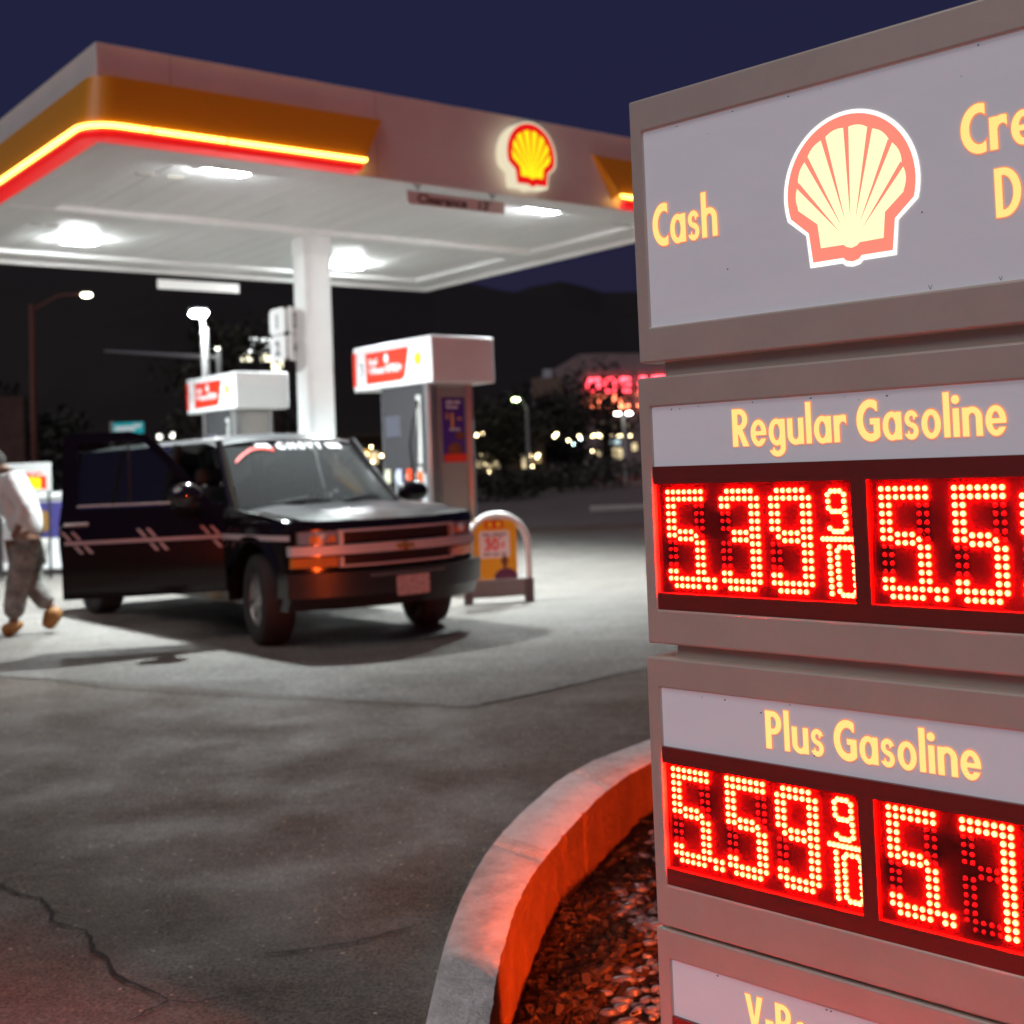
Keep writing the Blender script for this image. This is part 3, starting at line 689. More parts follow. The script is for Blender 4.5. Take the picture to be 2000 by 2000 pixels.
# shell sign standing off the fascia
t = thing('shell_sign', cw(.735, -HY, 4.35), 'glowing yellow and red scallop shell sign on the front fascia of the canopy', 'illuminated sign', rz=CRZ)
SW = .70
b = MB(); O = (0, -.20, .315)
b.prism([(p[0] * SW, p[1] * SW) for p in EMB_OUT], O, (1, 0, 0), (0, 0, 1), (0, -1, 0), -.16, 0); b.build('lit_can', emat('shell_can_white', (1, .88, .62), .85), t)
b = MB(); b.flat(poly([(p[0], p[1]) for p in EMB_RED]), (0, -.2012, .315), (1, 0, 0), (0, 0, 1), 0, SW)
b.flat(poly([(p[0] * .93, p[1] * .93) for p in EMB_YEL]), (0, -.2030, .315), (1, 0, 0), (0, 0, 1), 1, SW)
for sl in SLITS:
    sx_ = .93; b.flat(poly([((p[0] + (p[0] - sl[1][0]) * .0) * sx_ + (.012 if k == 0 else -.012 if k == 2 else 0) * (1 if sl[0][0] > sl[2][0] else -1), p[1] * sx_) for k, p in enumerate(sl)]), (0, -.2045, .315), (1, 0, 0), (0, 0, 1), 2, SW)
b.build('shell_face', [emat('shell_red', (1, .012, .012), .8), emat('shell_yellow', (1, .80, .012), 1.15), emat('shell_rib', (1, .22, .008), .9)], t)
for x, z in ((-.15, .40), (.15, .40), (0, .14)):
    b = MB(); b.tube([(x, -.04, z), (x, 0, z)], .02); b.build('standoff', STEEL, t)

# hanging clearance boards front and back
def clearance(y, lab_, words_side):
    t = thing('clearance_sign', cw(-.11, y, 4.11), lab_, 'sign', 'clearance boards hung from the canopy edges', CRZ)
    b = MB(); b.box((-.63, -.008, -.068), (.63, .008, .068)); b.build('board', mat('board_white', (.78, .77, .75), .5), t, bevel=.004)
    if words_side:
        for tx_, x_ in (('Clearance', -.50), ("13'", .28)):
            b = MB(); vf, wd = ftext(tx_, .135, .028, 1.14); b.flat(vf, (x_, -.0095, -.047), (1, 0, 0), (0, 0, 1)); b.build('lettering', BLK, t)
    for x in (-.49, .47):
        b = MB(); b.tube([(x, 0, .06), (x, 0, .13)], .006, 6); b.tube([(x - .05, 0, .145), (x, 0, .115), (x + .05, 0, .145)], .008, 6); b.build('hanger', DARK, t)
clearance(-HY + .03, 'clearance board with black lettering hung under the front edge of the canopy', True)
clearance(HY - .03, 'blank white back of the clearance board under the far edge of the canopy', False)

# pump number flags on the column
def flag(num, O, d, lab_, mirror=False):
    t = thing('number_sign', O, lab_, 'sign', 'pump number flags on the column')
    d = Vector(d).normalized(); nrm = Vector((d.y, -d.x, 0)); wd = .40
    if mirror: wd = .36
    b = MB(); b.prism(rrect(0, 0, wd, .325, .07) if not mirror else rrect(0, 0, wd, .325, .05), (0, 0, 0), d, (0, 0, 1), nrm, -.012, .012); b.build('plate', mat('plate_pale', (.78, .78, .78), .5), t)
    vf, tw = ftext(num, .24, .028)
    b = MB(); b.flat(vf, nrm * .0135 + d * (wd / 2 - tw / 2) + Vector((0, 0, .08)), d, (0, 0, 1)); b.build('numeral', BLK, t)
fold = CAN + Vector((-.33, -.22, 0))
dl = Matrix.Rotation(CRZ, 3, 'Z') @ Vector((0, 1, 0))
for num, z in (('1', 3.085), ('2', 2.745)):
    flag(num, fold + dl * .46 + Vector((0, 0, z)), -dl, f'white rounded plate reading {num} on the left of the column', False)
for num, z in (('3', 3.085), ('4', 2.745)):
    flag(num, fold + Vector((.01, 0, z)), (.22, .975, 0), f'white plate reading {num} turned towards the right pump on the column', True)

# ------------------------------------------------------------------ pump island and dispensers
b = MB(); b.prism(rrect(-.55, -3.35, .55, 3.6, .5, 10), CAN, Matrix.Rotation(CRZ, 3, 'Z') @ Vector((1, 0, 0)), dl, (0, 0, 1), -.05, .14)
tag(b.build('pavement', CONC, bevel=.02), kind='structure')
def pump(y0, x1v, num, lab_, rotlab):
    t = thing('fuel_pump', cw(0, y0, .14), lab_, 'fuel pump', 'fuel pumps under the canopy', CRZ)
    z = -.14
    b = MB(); b.box((-.40, .08, 0), (.34, 1.12, .10)); b.build('plinth', GREY, t, bevel=.01)
    b = MB(); b.box((-.33, .14, .10), (.25, 1.06, 2.10 + z + .14)); b.build('body', STEEL, t, bevel=.015)
    # rounded steel corner posts with recessed centre strip on the end face
    for x in (-.30, .22):
        b = MB(); b.tube([(x, .165, .10), (x, .165, 2.10)], .05, 14); b.build('corner_post', STEEL, t, smooth=True)
    b = MB(); b.box((-.20, .120, .10), (.16, .140, 2.06)); b.build('end_panel', mat('taupe_panel', (.34, .31, .29), .4, metal=.3), t, bevel=.006)
    # valance
    b = MB(); b.box((-.36, 0, 2.235 + z), (x1v, 1.58, 2.735 + z)); v = b.build('valance', PAINTW, t, bevel=.02)
    b = MB(); b.box((-.3645, 1.50, 2.235 + z + .06), (-.3605, 1.575, 2.735 + z - .06)); b.build('red_edge', REDP, v)
    X, Y_, O = Vector((0, -1, 0)), Vector((0, 0, 1)), Vector((-.3625, 1.30, 2.235 + z))
    b = MB(); b.flat(poly([(.0, .07), (.70, .07)] + [(.76, .085), (.80, .12)] + [(.88, .42), (.0, .42)][::1]), O, X, Y_); b.build('red_panel', REDP, v)
    O2 = O + Vector((-.0015, 0, 0))
    b = MB()
    vf, _ = ftext('Shell', .10, .03); b.flat(vf, O2 + X * .06 + Y_ * .28, X, Y_)
    vf, _ = ftext('V-Power NITRO+', .115, .04, .78); b.flat(vf, O2 + X * .06 + Y_ * .175, X, Y_)
    b.flat(([(.43 + .045 * math.cos(i * .6283), .33 + .055 * math.sin(i * .6283)) for i in range(10)], [tuple(range(10))]), O2, X, Y_)
    b.build('lettering', WHV, v)
    vf, _ = ftext(num, .22, .01); b = MB(); b.flat(vf, O2 + X * -.13 + Y_ * .16, X, Y_); b.build('numeral', mat('grey_ink', (.22, .24, .26), .5), v)
    b = MB(); emblem(b, O2 + X * 1.05 + Y_ * .27, X, Y_, (-1, 0, 0), .135, .0008); b.build('shell_emblem', [YEL, YEL, YEL], v)
    # fuelling side (faces -x): upper dark display, lower white door, screen, keypad, price tags, nozzles and hoses
    b = MB(); b.box((-.345, .20, 1.30 + z), (-.331, 1.02, 2.10)); b.build('display_panel', mat('smoked_panel', (.05, .048, .05), .18), t, bevel=.006)
    b = MB(); b.box((-.352, .66, 1.55), (-.346, .94, 1.78)); b.build('screen', emat('pump_screen', (.55, .6, .75), .35), t)
    b = MB(); b.box((-.345, .20, .14), (-.331, 1.02, 1.28 + z)); b.build('lower_door', mat('door_grey', (.48, .48, .50), .4), t, bevel=.006)
    for (a, c, zz, h) in ((.30, .42, .85, .24), (.50, .62, .85, .24), (.72, .84, .85, .24)):
        b = MB(); b.box((-.375, a, zz), (-.346, c, zz + h)); b.build('holster', GREY, t, bevel=.008)
    for i, (yy, tcol) in enumerate(((.36, 'tag_red'), (.56, 'tag_blue'), (.78, 'tag_yellow'))):
        b = MB(); b.tube([(-.40, yy, 1.16), (-.42, yy, 1.02), (-.40, yy, .90)], [.030, .036, .022], 8); b.tube([(-.40, yy, .92), (-.47, yy, .84), (-.52, yy - .02, .82)], .012, 6)
        nz_ = b.build('nozzle', DARK, t, smooth=True)
        b = MB(); b.box((-.45, yy - .045, 1.05), (-.438, yy + .045, 1.20)); b.build('grade_tag', mat(tcol, {'tag_red': (.75, .07, .02), 'tag_blue': (.45, .45, .62), 'tag_yellow': (.62, .58, .40)}[tcol], .4), nz_)
        b = MB(); P = [(-.40, yy, 1.18), (-.44, yy - .02, 1.45), (-.42, yy - .05, 1.70), (-.37, yy - .07, 1.92)] if i == 0 else [(-.40, yy, .92), (-.50, yy + .03, .55), (-.47, yy + .09, .30), (-.40, yy + .12, .62), (-.36, yy + .12, 1.1)]
        b.tube(P, .016, 8); b.build('hose', RUBBER, nz_, smooth=True)
    for q0, q1 in (((-.352, .24, 1.25), (-.3462, .33, 1.98)), ((-.352, .245, .98), (-.3462, .345, 1.22))):
        b = MB(); b.box(q0, q1); b.build('notice', mat('notice_grey', (.42, .42, .40), .5), t)
    b = MB(); b.box((-.356, .25, 1.02), (-.3525, .34, 1.16)); b.build('notice_patch', mat('patch_orange', (.8, .12, .02), .4), t)
    # purple offer poster on the end
    if num == '3':
        p = MB(); X, Y_ = Vector((1, 0, 0)), Vector((0, 0, 1)); O = Vector((-.17, .1175, 1.395 - .14))
        p.flat(rect(0, 0, .30, .69), O, X, Y_); po = p.build('poster', mat('poster_purple', (.065, .02, .22), .35), t)
        N_ = Vector((0, -.0012, 0))
        def dec(nm, mt, items, lvl):
            q = MB()
            for vf, ox, oy in items: q.flat(vf, O + N_ * lvl + X * ox + Y_ * oy, X, Y_)
            return q.build(nm, mt, po)
        dec('poster_foot', REDP, [(poly(rrect(.01, .0, .31, .085, .03)), 0, 0)], 2)
        dec('poster_figure', mat('poster_amber', (.80, .34, .015), .4), [(ftext('1', .21, .03)[0], .115, .375), (ftext('$', .085, .02)[0], .045, .465), (scrawl(.06, .03, 1, 3), .20, .45)], 2)
        dec('poster_lettering', WHV, [(scrawl(.19, .04, 2, 4), .055, .625), (scrawl(.15, .03, 1, 5), .06, .575), (scrawl(.14, .022, 2, 6), .09, .34)], 2)
        dec('poster_picture', mat('poster_food', (.30, .08, .03), .5, var=.7, scale=22), [(poly(arc(.16, .12, .10, .09, 0, 360, 16)[:-1]), 0, 0), (rect(.17, .24, .29, .32), 0, 0)], 1)
    return t
pr = pump(-3.01, .47, '3', 'right fuel pump with purple offer poster on its end and a red panel numbered 3', '')
pl2 = pump(1.62, .44, '1', 'farther fuel pump left of the column with a plain white canopy box', '')

# ------------------------------------------------------------------ arch guard with the yellow poster at the end of the island
P0, P1 = Vector((-.523, 12.157, 0)), Vector((.132, 12.301, 0)); ax = (P1 - P0); AW = ax.length; ax.normalize(); an = Vector((ax.y, -ax.x, 0))
g = thing('hoop_guard', (P0 + P1) / 2, 'white tubular hoop guard holding a yellow poster beside the pickup bumper', 'guard rail', rz=math.atan2(ax.y, ax.x))
r_ = AW / 2 - .03; zt = .86 - r_
path = [(-r_, 0, 0), (-r_, 0, zt * .5), (-r_, 0, zt)] + [(r_ * math.cos(R(180 - i * 7.5)), 0, zt + r_ * 1.0 * math.sin(R(i * 7.5))) for i in range(1, 24)] + [(r_, 0, zt), (r_, 0, zt * .5), (r_, 0, 0)]
b = MB(); b.tube(path, .034, 14); b.build('hoop', mat('guard_white', (.78, .76, .74), .35, var=.15, scale=8), g, smooth=True)
b = MB(); b.box((-r_ - .005, -.02, .06), (r_ + .005, .02, .235)); b.build('kick_panel', mat('guard_grey', (.20, .19, .19), .5), g, bevel=.006)
for sx in (-1, 1):
    b = MB(); b.box((sx * r_ - .042, -.042, 0), (sx * r_ + .042, .042, .235)); b.build('foot', mat('guard_dark', (.10, .08, .08), .5), g, bevel=.01)
b = MB(); b.box((-.235, -.026, .235), (.19, -.0205, .815)); po = b.build('poster', mat('poster_yellow', (.80, .40, .012), .4), g)
X, Y_, Nn = Vector((1, 0, 0)), Vector((0, 0, 1)), Vector((0, -1, 0)); O = Vector((-.235, -.0262, .235))
def gd(nm, mt, items, lvl):
    q = MB()
    for vf, ox, oy in items: q.flat(vf, O + Nn * (.0012 * lvl) + X * ox + Y_ * oy, X, Y_)
    return q.build(nm, mt, po)
gd('badge', REDP, [(rect(.115, .495, .30, .57), 0, 0)], 1)
gd('badge_mark', YEL, [(poly(arc(.165, .533, .024, .026, 0, 360, 12)[:-1]), 0, 0), (poly(arc(.25, .533, .026, .026, 0, 360, 12)[:-1]), 0, 0)], 2)
gd('offer_panel', mat('offer_white', (.82, .76, .76), .5), [(poly(rrect(.055, .21, .355, .47, .02)), 0, 0)], 1)
gd('offer_figure', REDP, [(ftext('30', .150, .03)[0], .105, .285), (ftext('¢', .09, .02)[0], .27, .315), (scrawl(.16, .022, 3, 7), .125, .395)], 2)
gd('offer_lettering', mat('ink_grey', (.18, .16, .17), .5), [(scrawl(.24, .03, 2, 8), .085, .425), (scrawl(.23, .026, 3, 9), .09, .235)], 2)
gd('printed_figure', mat('figure_purple', (.10, .02, .075), .5), [(poly([(.19, .0), (.425, .0), (.42, .05), (.385, .085), (.335, .105), (.285, .105), (.235, .085), (.20, .05)]), 0, 0)], 1)
gd('printed_face', mat('figure_brown', (.16, .06, .03), .5), [(poly(arc(.30, .175, .036, .052, 0, 360, 14)[:-1]), 0, 0), (rect(.283, .09, .318, .13), 0, 0)], 2)

# ------------------------------------------------------------------ black SUV with its passenger door open
TH = .676
car = thing('sport_utility_vehicle', (-1.40, 10.41, 0), 'worn black pickup-style SUV with a silver side stripe and its passenger door wide open', 'SUV', rz=math.atan2(-math.cos(TH), math.sin(TH)))
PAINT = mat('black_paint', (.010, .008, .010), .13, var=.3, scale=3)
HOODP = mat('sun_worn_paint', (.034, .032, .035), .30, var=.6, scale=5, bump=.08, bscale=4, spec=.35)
CHROME = mat('dull_chrome', (.66, .62, .61), .42, metal=.25)
MESHG = mat('grille_mesh', (.05, .04, .04), .5, metal=.5)
GLASS = glassmat('car_glass', (.50, .53, .53), .05, 1.6, .055)
TINT = glassmat('tinted_glass', (.16, .17, .17), .03, 1.22, .01)
AMBER = mat('amber_lens', (.80, .24, .03), .12, coat=.6)
CLEAR = mat('clear_lens', (.55, .53, .50), .10, metal=.5, coat=.8)
STRIPE = mat('stripe_silver', (.50, .46, .48), .4)
HW, WB = .89, 3.60
def xf(y): return .83 - .27 * (abs(y) / HW) ** 2.4
def side_y(z): return float(np.interp(z, [.30, .45, .62, .85, .97, 1.04, 1.08], [.825, .865, .885, .89, .878, .855, .82]))
def bottom(x):
    z = .34
    for c in (0., -WB):
        d = abs(x - c)
        if d < .455: z = max(z, .36 + math.sqrt(.455 ** 2 - d * d) * 1.0)
    return z
def ftop(x): return float(np.interp(x, [-4.5, -.5, .1, .45, .60], [1.07, 1.07, 1.035, .985, .93]))
def side(b, xs, sgn, top=None):
    nz_ = 10; v = []
    for x in xs:
        z0, z1 = bottom(x), (top or ftop)(x)
        for j in range(nz_ + 1):
            z = z0 + (z1 - z0) * j / nz_; y = side_y(z)
            if x > .25: y -= .055 * ((x - .25) / .33) ** 2
            flare = max(0, 1 - max(0, z - z0) / .12) * .022 if bottom(x) > .35 else 0
            v.append((x, sgn * (y + flare), z))
    f = [(i * 11 + j, i * 11 + j + 1, (i + 1) * 11 + j + 1, (i + 1) * 11 + j) for i in range(len(xs) - 1) for j in range(nz_)]
    b.add(v, f)
def lin(a, c, n): return [a + (c - a) * i / n for i in range(n + 1)]
b = MB()
side(b, lin(.58, -.50, 48), -1); side(b, lin(-1.77, -4.45, 110), -1); side(b, lin(.58, -4.45, 200), 1)
b.box((-1.78, -.86, .32), (-.49, -.80, .42)); b.box((-4.4, -.80, .30), (.3, .80, .34))         # sill, floor
for c in (0., -WB):                                                                               # wheel wells
    for s_ in (-1, 1):
        ar = [(c + .455 * math.cos(R(q)), .36 + .455 * math.sin(R(q))) for q in range(0, 181, 12)]
        b.add([(x, s_ * y, z) for y in (.86, .50) for x, z in ar] , [(i, i + 1, len(ar) + i + 1, len(ar) + i) for i in range(len(ar) - 1)] + [tuple(range(len(ar), 2 * len(ar)))])
b.box((-4.47, -.86, .36), (-4.42, .86, 1.06))                                                     # tailgate
for s_ in (-1, 1): b.grid(lambda u, v: ((lambda x: (x, s_ * (.865 - .10 * v - (.055 * ((x - .25) / .33) ** 2 if x > .25 else 0)), ftop(x) - .002 + .012 * math.sin(v * math.pi)))(.58 - 1.08 * u)), 20, 4)   # wing tops
b.box((-.62, -.80, .9), (-.55, .80, 1.04)); b.grid(lambda u, v: (-.28 - .3 * u, -.80 + 1.6 * v, 1.042 + .02 * u), 3, 6)   # firewall and cowl
b.build('body', PAINT, car, smooth=True)
# bonnet
def hood(u, v):
    y = -.775 + 1.55 * v; a = abs(y) / .775; x0 = xf(y) - .03; x = -.36 - .06 * (1 - a ** 2) + u * (x0 + .36 + .06 * (1 - a ** 2)); t = (x + .42) / 1.22
    z = 1.075 - .085 * t ** 1.6 - .03 * max(0, t - .82) / .18 - .022 * a ** 2 + .018 * math.exp(-((a - .55) / .16) ** 2) * (1 - .6 * t) + .010 * math.exp(-(y / .2) ** 2)
    return (x, y, z)
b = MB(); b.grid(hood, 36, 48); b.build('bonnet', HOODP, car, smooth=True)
# front end: strips that follow the curved nose
def nose(b, y0, y1, z0, z1, d0=0., d1=0., m=0, n=24, thick=.05):
    v = []; ys = lin(y0, y1, n)
    for y in ys: v += [(xf(y) + d0, y, z0), (xf(y) + d1, y, z1), (xf(y) + d1 - thick, y, z1), (xf(y) + d0 - thick, y, z0)]
    f = []
    for i in range(n):
        for j in range(4): f.append((4 * i + j, 4 * i + (j + 1) % 4, 4 * i + 4 + (j + 1) % 4, 4 * i + 4 + j))
    f += [(0, 1, 2, 3), (4 * n + 3, 4 * n + 2, 4 * n + 1, 4 * n)]
    b.add(v, f, m)
b = MB(); nose(b, -.86, .86, .908, .972, -.006, -.045); nose(b, -.86, .86, .585, .91, -.06, -.06); b.build('front_panel', PAINT, car, smooth=True)
gr = MB(); nose(gr, -.86, .86, .716, .786, .018, .012, 0, 30, .07); gr = gr.build('grille', CHROME, car, smooth=True)
for nm, z0, z1 in (('upper', .788, .902), ('lower', .618, .714)):
    b = MB(); nose(b, -.50, .50, z0 + .016, z1 - .016, -.035, -.035, 0, 24, .01); b.build('grille_mesh', MESHG, gr)
    b = MB(); nose(b, -.53, .53, z1 - .017, z1, .006, .002, 0, 24, .05) if nm == 'upper' else nose(b, -.50, .50, z0, z0 + .017, .004, .006, 0, 24, .05)
    nose(b, -.53, -.505, z0, z1 - .017, .006, .006, 0, 1, .05); nose(b, .505, .53, z0, z1 - .017, .006, .006, 0, 1, .05); b.build('grille_frame', CHROME, gr, smooth=True)
b = MB()
for k in range(9): nose(b, -.49, .49, .808 + k * .0095, .8105 + k * .0095, -.030, -.030, 0, 20, .006)
for k in range(7): nose(b, -.47, .47, .640 + k * .0095, .6425 + k * .0095, -.030, -.030, 0, 20, .006)
b.build('grille_bars', MESHG, gr)
bow = [(-.075, -.014), (-.022, -.014), (-.016, -.032), (.03, -.032), (.024, -.014), (.082, -.014), (.075, .014), (.022, .014), (.016, .032), (-.03, .032), (-.024, .014), (-.082, .014)]
b = MB(); b.prism(bow, (xf(0) + .014, 0, .752), (0, 1, 0), (0, 0, 1), (1, 0, 0), 0, .014); b.build('badge', mat('badge_gold', (.45, .30, .10), .35, metal=.6), gr, bevel=.002)
for s_ in (-1, 1):
    a, c = (.545, .80)
    b = MB(); nose(b, s_ * a, s_ * c, .800, .896, -.004, -.014, 0, 8, .05); h = b.build('headlight', CLEAR, car, smooth=True)
    b = MB(); nose(b, s_ * .56, s_ * .735, .812, .862, .0015, -.002, 0, 6, .004); h2 = b.build('reflector', AMBER, h, smooth=True)
    b = MB(); b.lathe([(.0, .012), (.026, .006), (.032, -.004)], (xf(.64) + .012, s_ * .64, .848), 'x', 14); b.build('bulb', CHROME, h, smooth=True)
    b = MB(); nose(b, s_ * .545, s_ * .845, .625, .702, -.006, .002, 0, 8, .05); b.build('turn_signal', AMBER, car, smooth=True)
# bumper with step, slot and plate
b = MB(); nose(b, -.905, .905, .40, .585, .055, .065, 0, 30, .16); nose(b, -.88, .88, .30, .398, -.02, .03, 0, 30, .12); bu = b.build('bumper', mat('bumper_black', (.016, .014, .015), .32, coat=.3), car, smooth=True)
b = MB(); nose(b, -.34, .36, .535, .560, .0695, .0695, 0, 14, .004); b.build('bumper_slot', mat('slot_chrome', (.30, .28, .28), .25, metal=.8), bu)
b = MB(); b.prism(rrect(-.15, -.077, .15, .077, .012, 3), (xf(0) + .066, .03, .45), (0, 1, 0), (0, 0, 1), (1, 0, 0), 0, .006); plt = b.build('licence_plate', mat('plate_white', (.62, .58, .58), .45, var=.5, scale=30), car)
# windscreen, roof, pillars
def wsb(y): return Vector((-.30 - .16 * (y / .80) ** 2, y, 1.065))
def wst(y): return Vector((-.93 - .07 * (y / .66) ** 2, y, 1.632 - .02 * (y / .66) ** 2))
b = MB(); b.grid(lambda u, v: wsb(-.76 + 1.52 * v).lerp(wst(-.62 + 1.24 * v), u), 6, 20); ws = b.build('windscreen', GLASS, car, smooth=True)
def on_glass(q, off=.006):
    u, vv = q; p = wsb(-.76 + 1.52 * vv).lerp(wst(-.62 + 1.24 * vv), u); return p + Vector((.64, 0, .77)) * off
b = MB(); vf, wd = ftext('C H E V Y', 1.0, .07, 1.5); hgt = .105
tx = ([(p[0] / wd, p[1] / .72) for p in vf[0]], vf[1])
b.add([on_glass((.875 + hgt * p[1], .365 + .37 * p[0])) for p in tx[0]], tx[1])
for a, c in ((.225, .325), (.775, .90)): b.add([on_glass((.875, a)), on_glass((.875, c)), on_glass((.875 + hgt, c - .02)), on_glass((.875 + hgt, a - .02))], [(0, 1, 2, 3)])
b.build('windscreen_banner', WHV, ws)
b = MB(); P = [(.70, .045), (.80, .10), (.88, .165), (.90, .235), (.885, .285), (.86, .33)]; v = []
for u, vv in P: v += [on_glass((u - .022, vv), .008), on_glass((u + .022, vv), .008)]
b.add(v, [(2 * i, 2 * i + 1, 2 * i + 3, 2 * i + 2) for i in range(len(P) - 1)]); b.build('windscreen_decal', mat('decal_red', (.75, .04, .02), .4), ws)
b = MB(); b.tube([on_glass((.04, .18), .015), on_glass((.10, .40), .015), on_glass((.07, .52), .015)], .008, 6); b.tube([on_glass((.04, .60), .015), on_glass((.11, .80), .015), on_glass((.09, .90), .015)], .008, 6); b.build('wipers', RUBBER, ws)
def roofz(x, y): return 1.712 - .075 * (abs(y) / .70) ** 3 - .07 * max(0, (x + 1.25) / .33) ** 2 - .05 * max(0, (-3.9 - x) / .5) ** 2
def roof(u, v):
    y = -.70 + 1.4 * v; x0 = -.915 - .07 * (y / .66) ** 2; x = x0 + u * (-4.35 - x0); return (x, y, roofz(x, y))
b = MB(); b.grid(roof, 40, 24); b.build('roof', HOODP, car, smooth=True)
for s_ in (-1, 1):
    b = MB(); b.tube([(-.47, s_ * .80, 1.05), (-.72, s_ * .735, 1.32), (-.99, s_ * .665, 1.635)], [.045, .036, .034], 8); b.build('pillar', PAINT, car, smooth=True)
    for x, ww in ((-1.83, .06), (-3.05, .05), (-4.25, .09)):
        b = MB(); b.add([(x - ww, s_ * .845, 1.05), (x + ww, s_ * .845, 1.05), (x + ww, s_ * .695, 1.645), (x - ww, s_ * .695, 1.645), (x - ww, s_ * .80, 1.05), (x + ww, s_ * .80, 1.05), (x + ww, s_ * .65, 1.645), (x - ww, s_ * .65, 1.645)], [(0, 1, 2, 3), (7, 6, 5, 4), (0, 4, 5, 1), (1, 5, 6, 2), (2, 6, 7, 3), (3, 7, 4, 0)]); b.build('pillar', RUBBER, car)
    for x0, x1 in ((-1.90, -3.0), (-3.10, -4.18)):
        b = MB(); b.add([(x0, s_ * .838, 1.06), (x1, s_ * .838, 1.06), (x1, s_ * .70, 1.64), (x0, s_ * .70, 1.64)], [(0, 1, 2, 3)]); b.build('side_window', TINT, car)
b = MB(); b.add([(-.55, .838, 1.06), (-1.76, .838, 1.06), (-1.76, .70, 1.64), (-1.0, .70, 1.64)], [(0, 1, 2, 3)]); b.build('side_window', TINT, car)
b = MB(); b.add([(-4.44, -.80, 1.05), (-4.44, .80, 1.05), (-4.34, .66, 1.645), (-4.34, -.66, 1.645)], [(0, 1, 2, 3)]); b.build('rear_window', TINT, car)
b = MB(); b.tube([(-4.36, -.70, 1.655), (-4.42, -.70, 1.635), (-4.42, .70, 1.635), (-4.36, .70, 1.655)], .03, 6); b.build('roof_spoiler', PAINT, car, smooth=True)
# stripe on the wing and rear quarter
def decal_strip(b, x0, x1, z0, z1, sgn, off=.004):
    xs = lin(x0, x1, 12); b.add([(x, sgn * (side_y((z0 + z1) / 2) + off - (.055 * ((x - .25) / .33) ** 2 if x > .25 else 0)), z) for x in xs for z in (z0, z1)], [(2 * i, 2 * i + 1, 2 * i + 3, 2 * i + 2) for i in range(12)])
b = MB(); decal_strip(b, .56, -.50, .832, .872, -1, .012); decal_strip(b, -1.78, -4.4, .84, .865, -1)
b.build('stripe', STRIPE, car)
# interior
INT = mat('cabin_grey', (.05, .05, .05), .8)
b = MB(); b.box((-.80, -.74, .75), (-.48, .74, 1.06)); b.build('dashboard', INT, car, bevel=.05, seg=3)
for y in (-.38, .38):
    b = MB(); b.box((-1.75, y - .25, .55), (-1.2, y + .25, .75)); b.box((-1.88, y - .24, .70), (-1.72, y + .24, 1.25)); b.box((-1.87, y - .13, 1.27), (-1.76, y + .13, 1.42)); b.build('seat', INT, car, bevel=.05, seg=3)
b = MB(); b.lathe([(.175, -.012), (.19, 0), (.175, .012), (.16, 0), (.175, -.012)], (0, 0, 0), 'x', 24, 0, Matrix.Translation((-.98, .38, 1.02)) @ Matrix.Rotation(R(-22), 4, 'Y')); b.build('steering_wheel', RUBBER, car, smooth=True)
b = MB(); b.box((-.62, -.05, 1.062), (-.52, .28, 1.085)); b.build('paper', WHV, car)
# mirror on the driver side
def mirror(parent, x, y, z, s_):
    b = MB(); b.ball((x, y, z), (.085, .165, .11), 16); mm = b.build('mirror', PAINT, parent, smooth=True)
    b = MB(); b.box((x - .02, y - s_ * .25, z - .06), (x + .03, y - s_ * .08, z - .01)); b.build('mirror_arm', PAINT, mm, bevel=.01)
mirror(car, -.70, 1.13, 1.13, 1)
# wheels
TYRE = mat('tyre', (.018, .017, .017), .75, bump=.3, bscale=30)
RIMM = mat('alloy_rim', (.36, .35, .34), .38, metal=.8)
def wheel(x, s_, steer):
    wt = bpy.data.objects.new('wheel', None); COL.objects.link(wt); wt.parent = car; wt.location = (x, s_ * .748, .36); wt.rotation_euler = (0, 0, steer + (math.pi if s_ > 0 else 0))
    # local -y is the outer face
    b = MB(); b.lathe([(.215, -.10), (.25, -.125), (.31, -.13), (.345, -.115), (.36, -.08), (.36, .08), (.345, .115), (.31, .13), (.25, .12), (.215, .10), (.215, -.10)], (0, 0, 0), 'y', 40); b.build('tyre', TYRE, wt, smooth=True)
    b = MB(); b.lathe([(.0, -.085), (.06, -.085), (.075, -.07), (.10, -.055), (.20, -.07), (.216, -.098), (.22, -.08), (.21, .08)], (0, 0, 0), 'y', 30)
    for k in range(5):
        a = 2 * math.pi * k / 5; c, q = math.cos(a), math.sin(a); P = [(.05, -.03), (.20, -.045), (.20, .045), (.05, .03)]
        b.add([(c * p - q * r2, yy, q * p + c * r2) for yy in (-.092, -.06) for p, r2 in P], [(0, 1, 2, 3), (4, 7, 6, 5), (0, 4, 5, 1), (1, 5, 6, 2), (2, 6, 7, 3), (3, 7, 4, 0)])
    b.build('rim', RIMM, wt, smooth=True)
wheel(0, -1, R(-13)); wheel(0, 1, R(-13)); wheel(-WB, -1, 0); wheel(-WB, 1, 0)
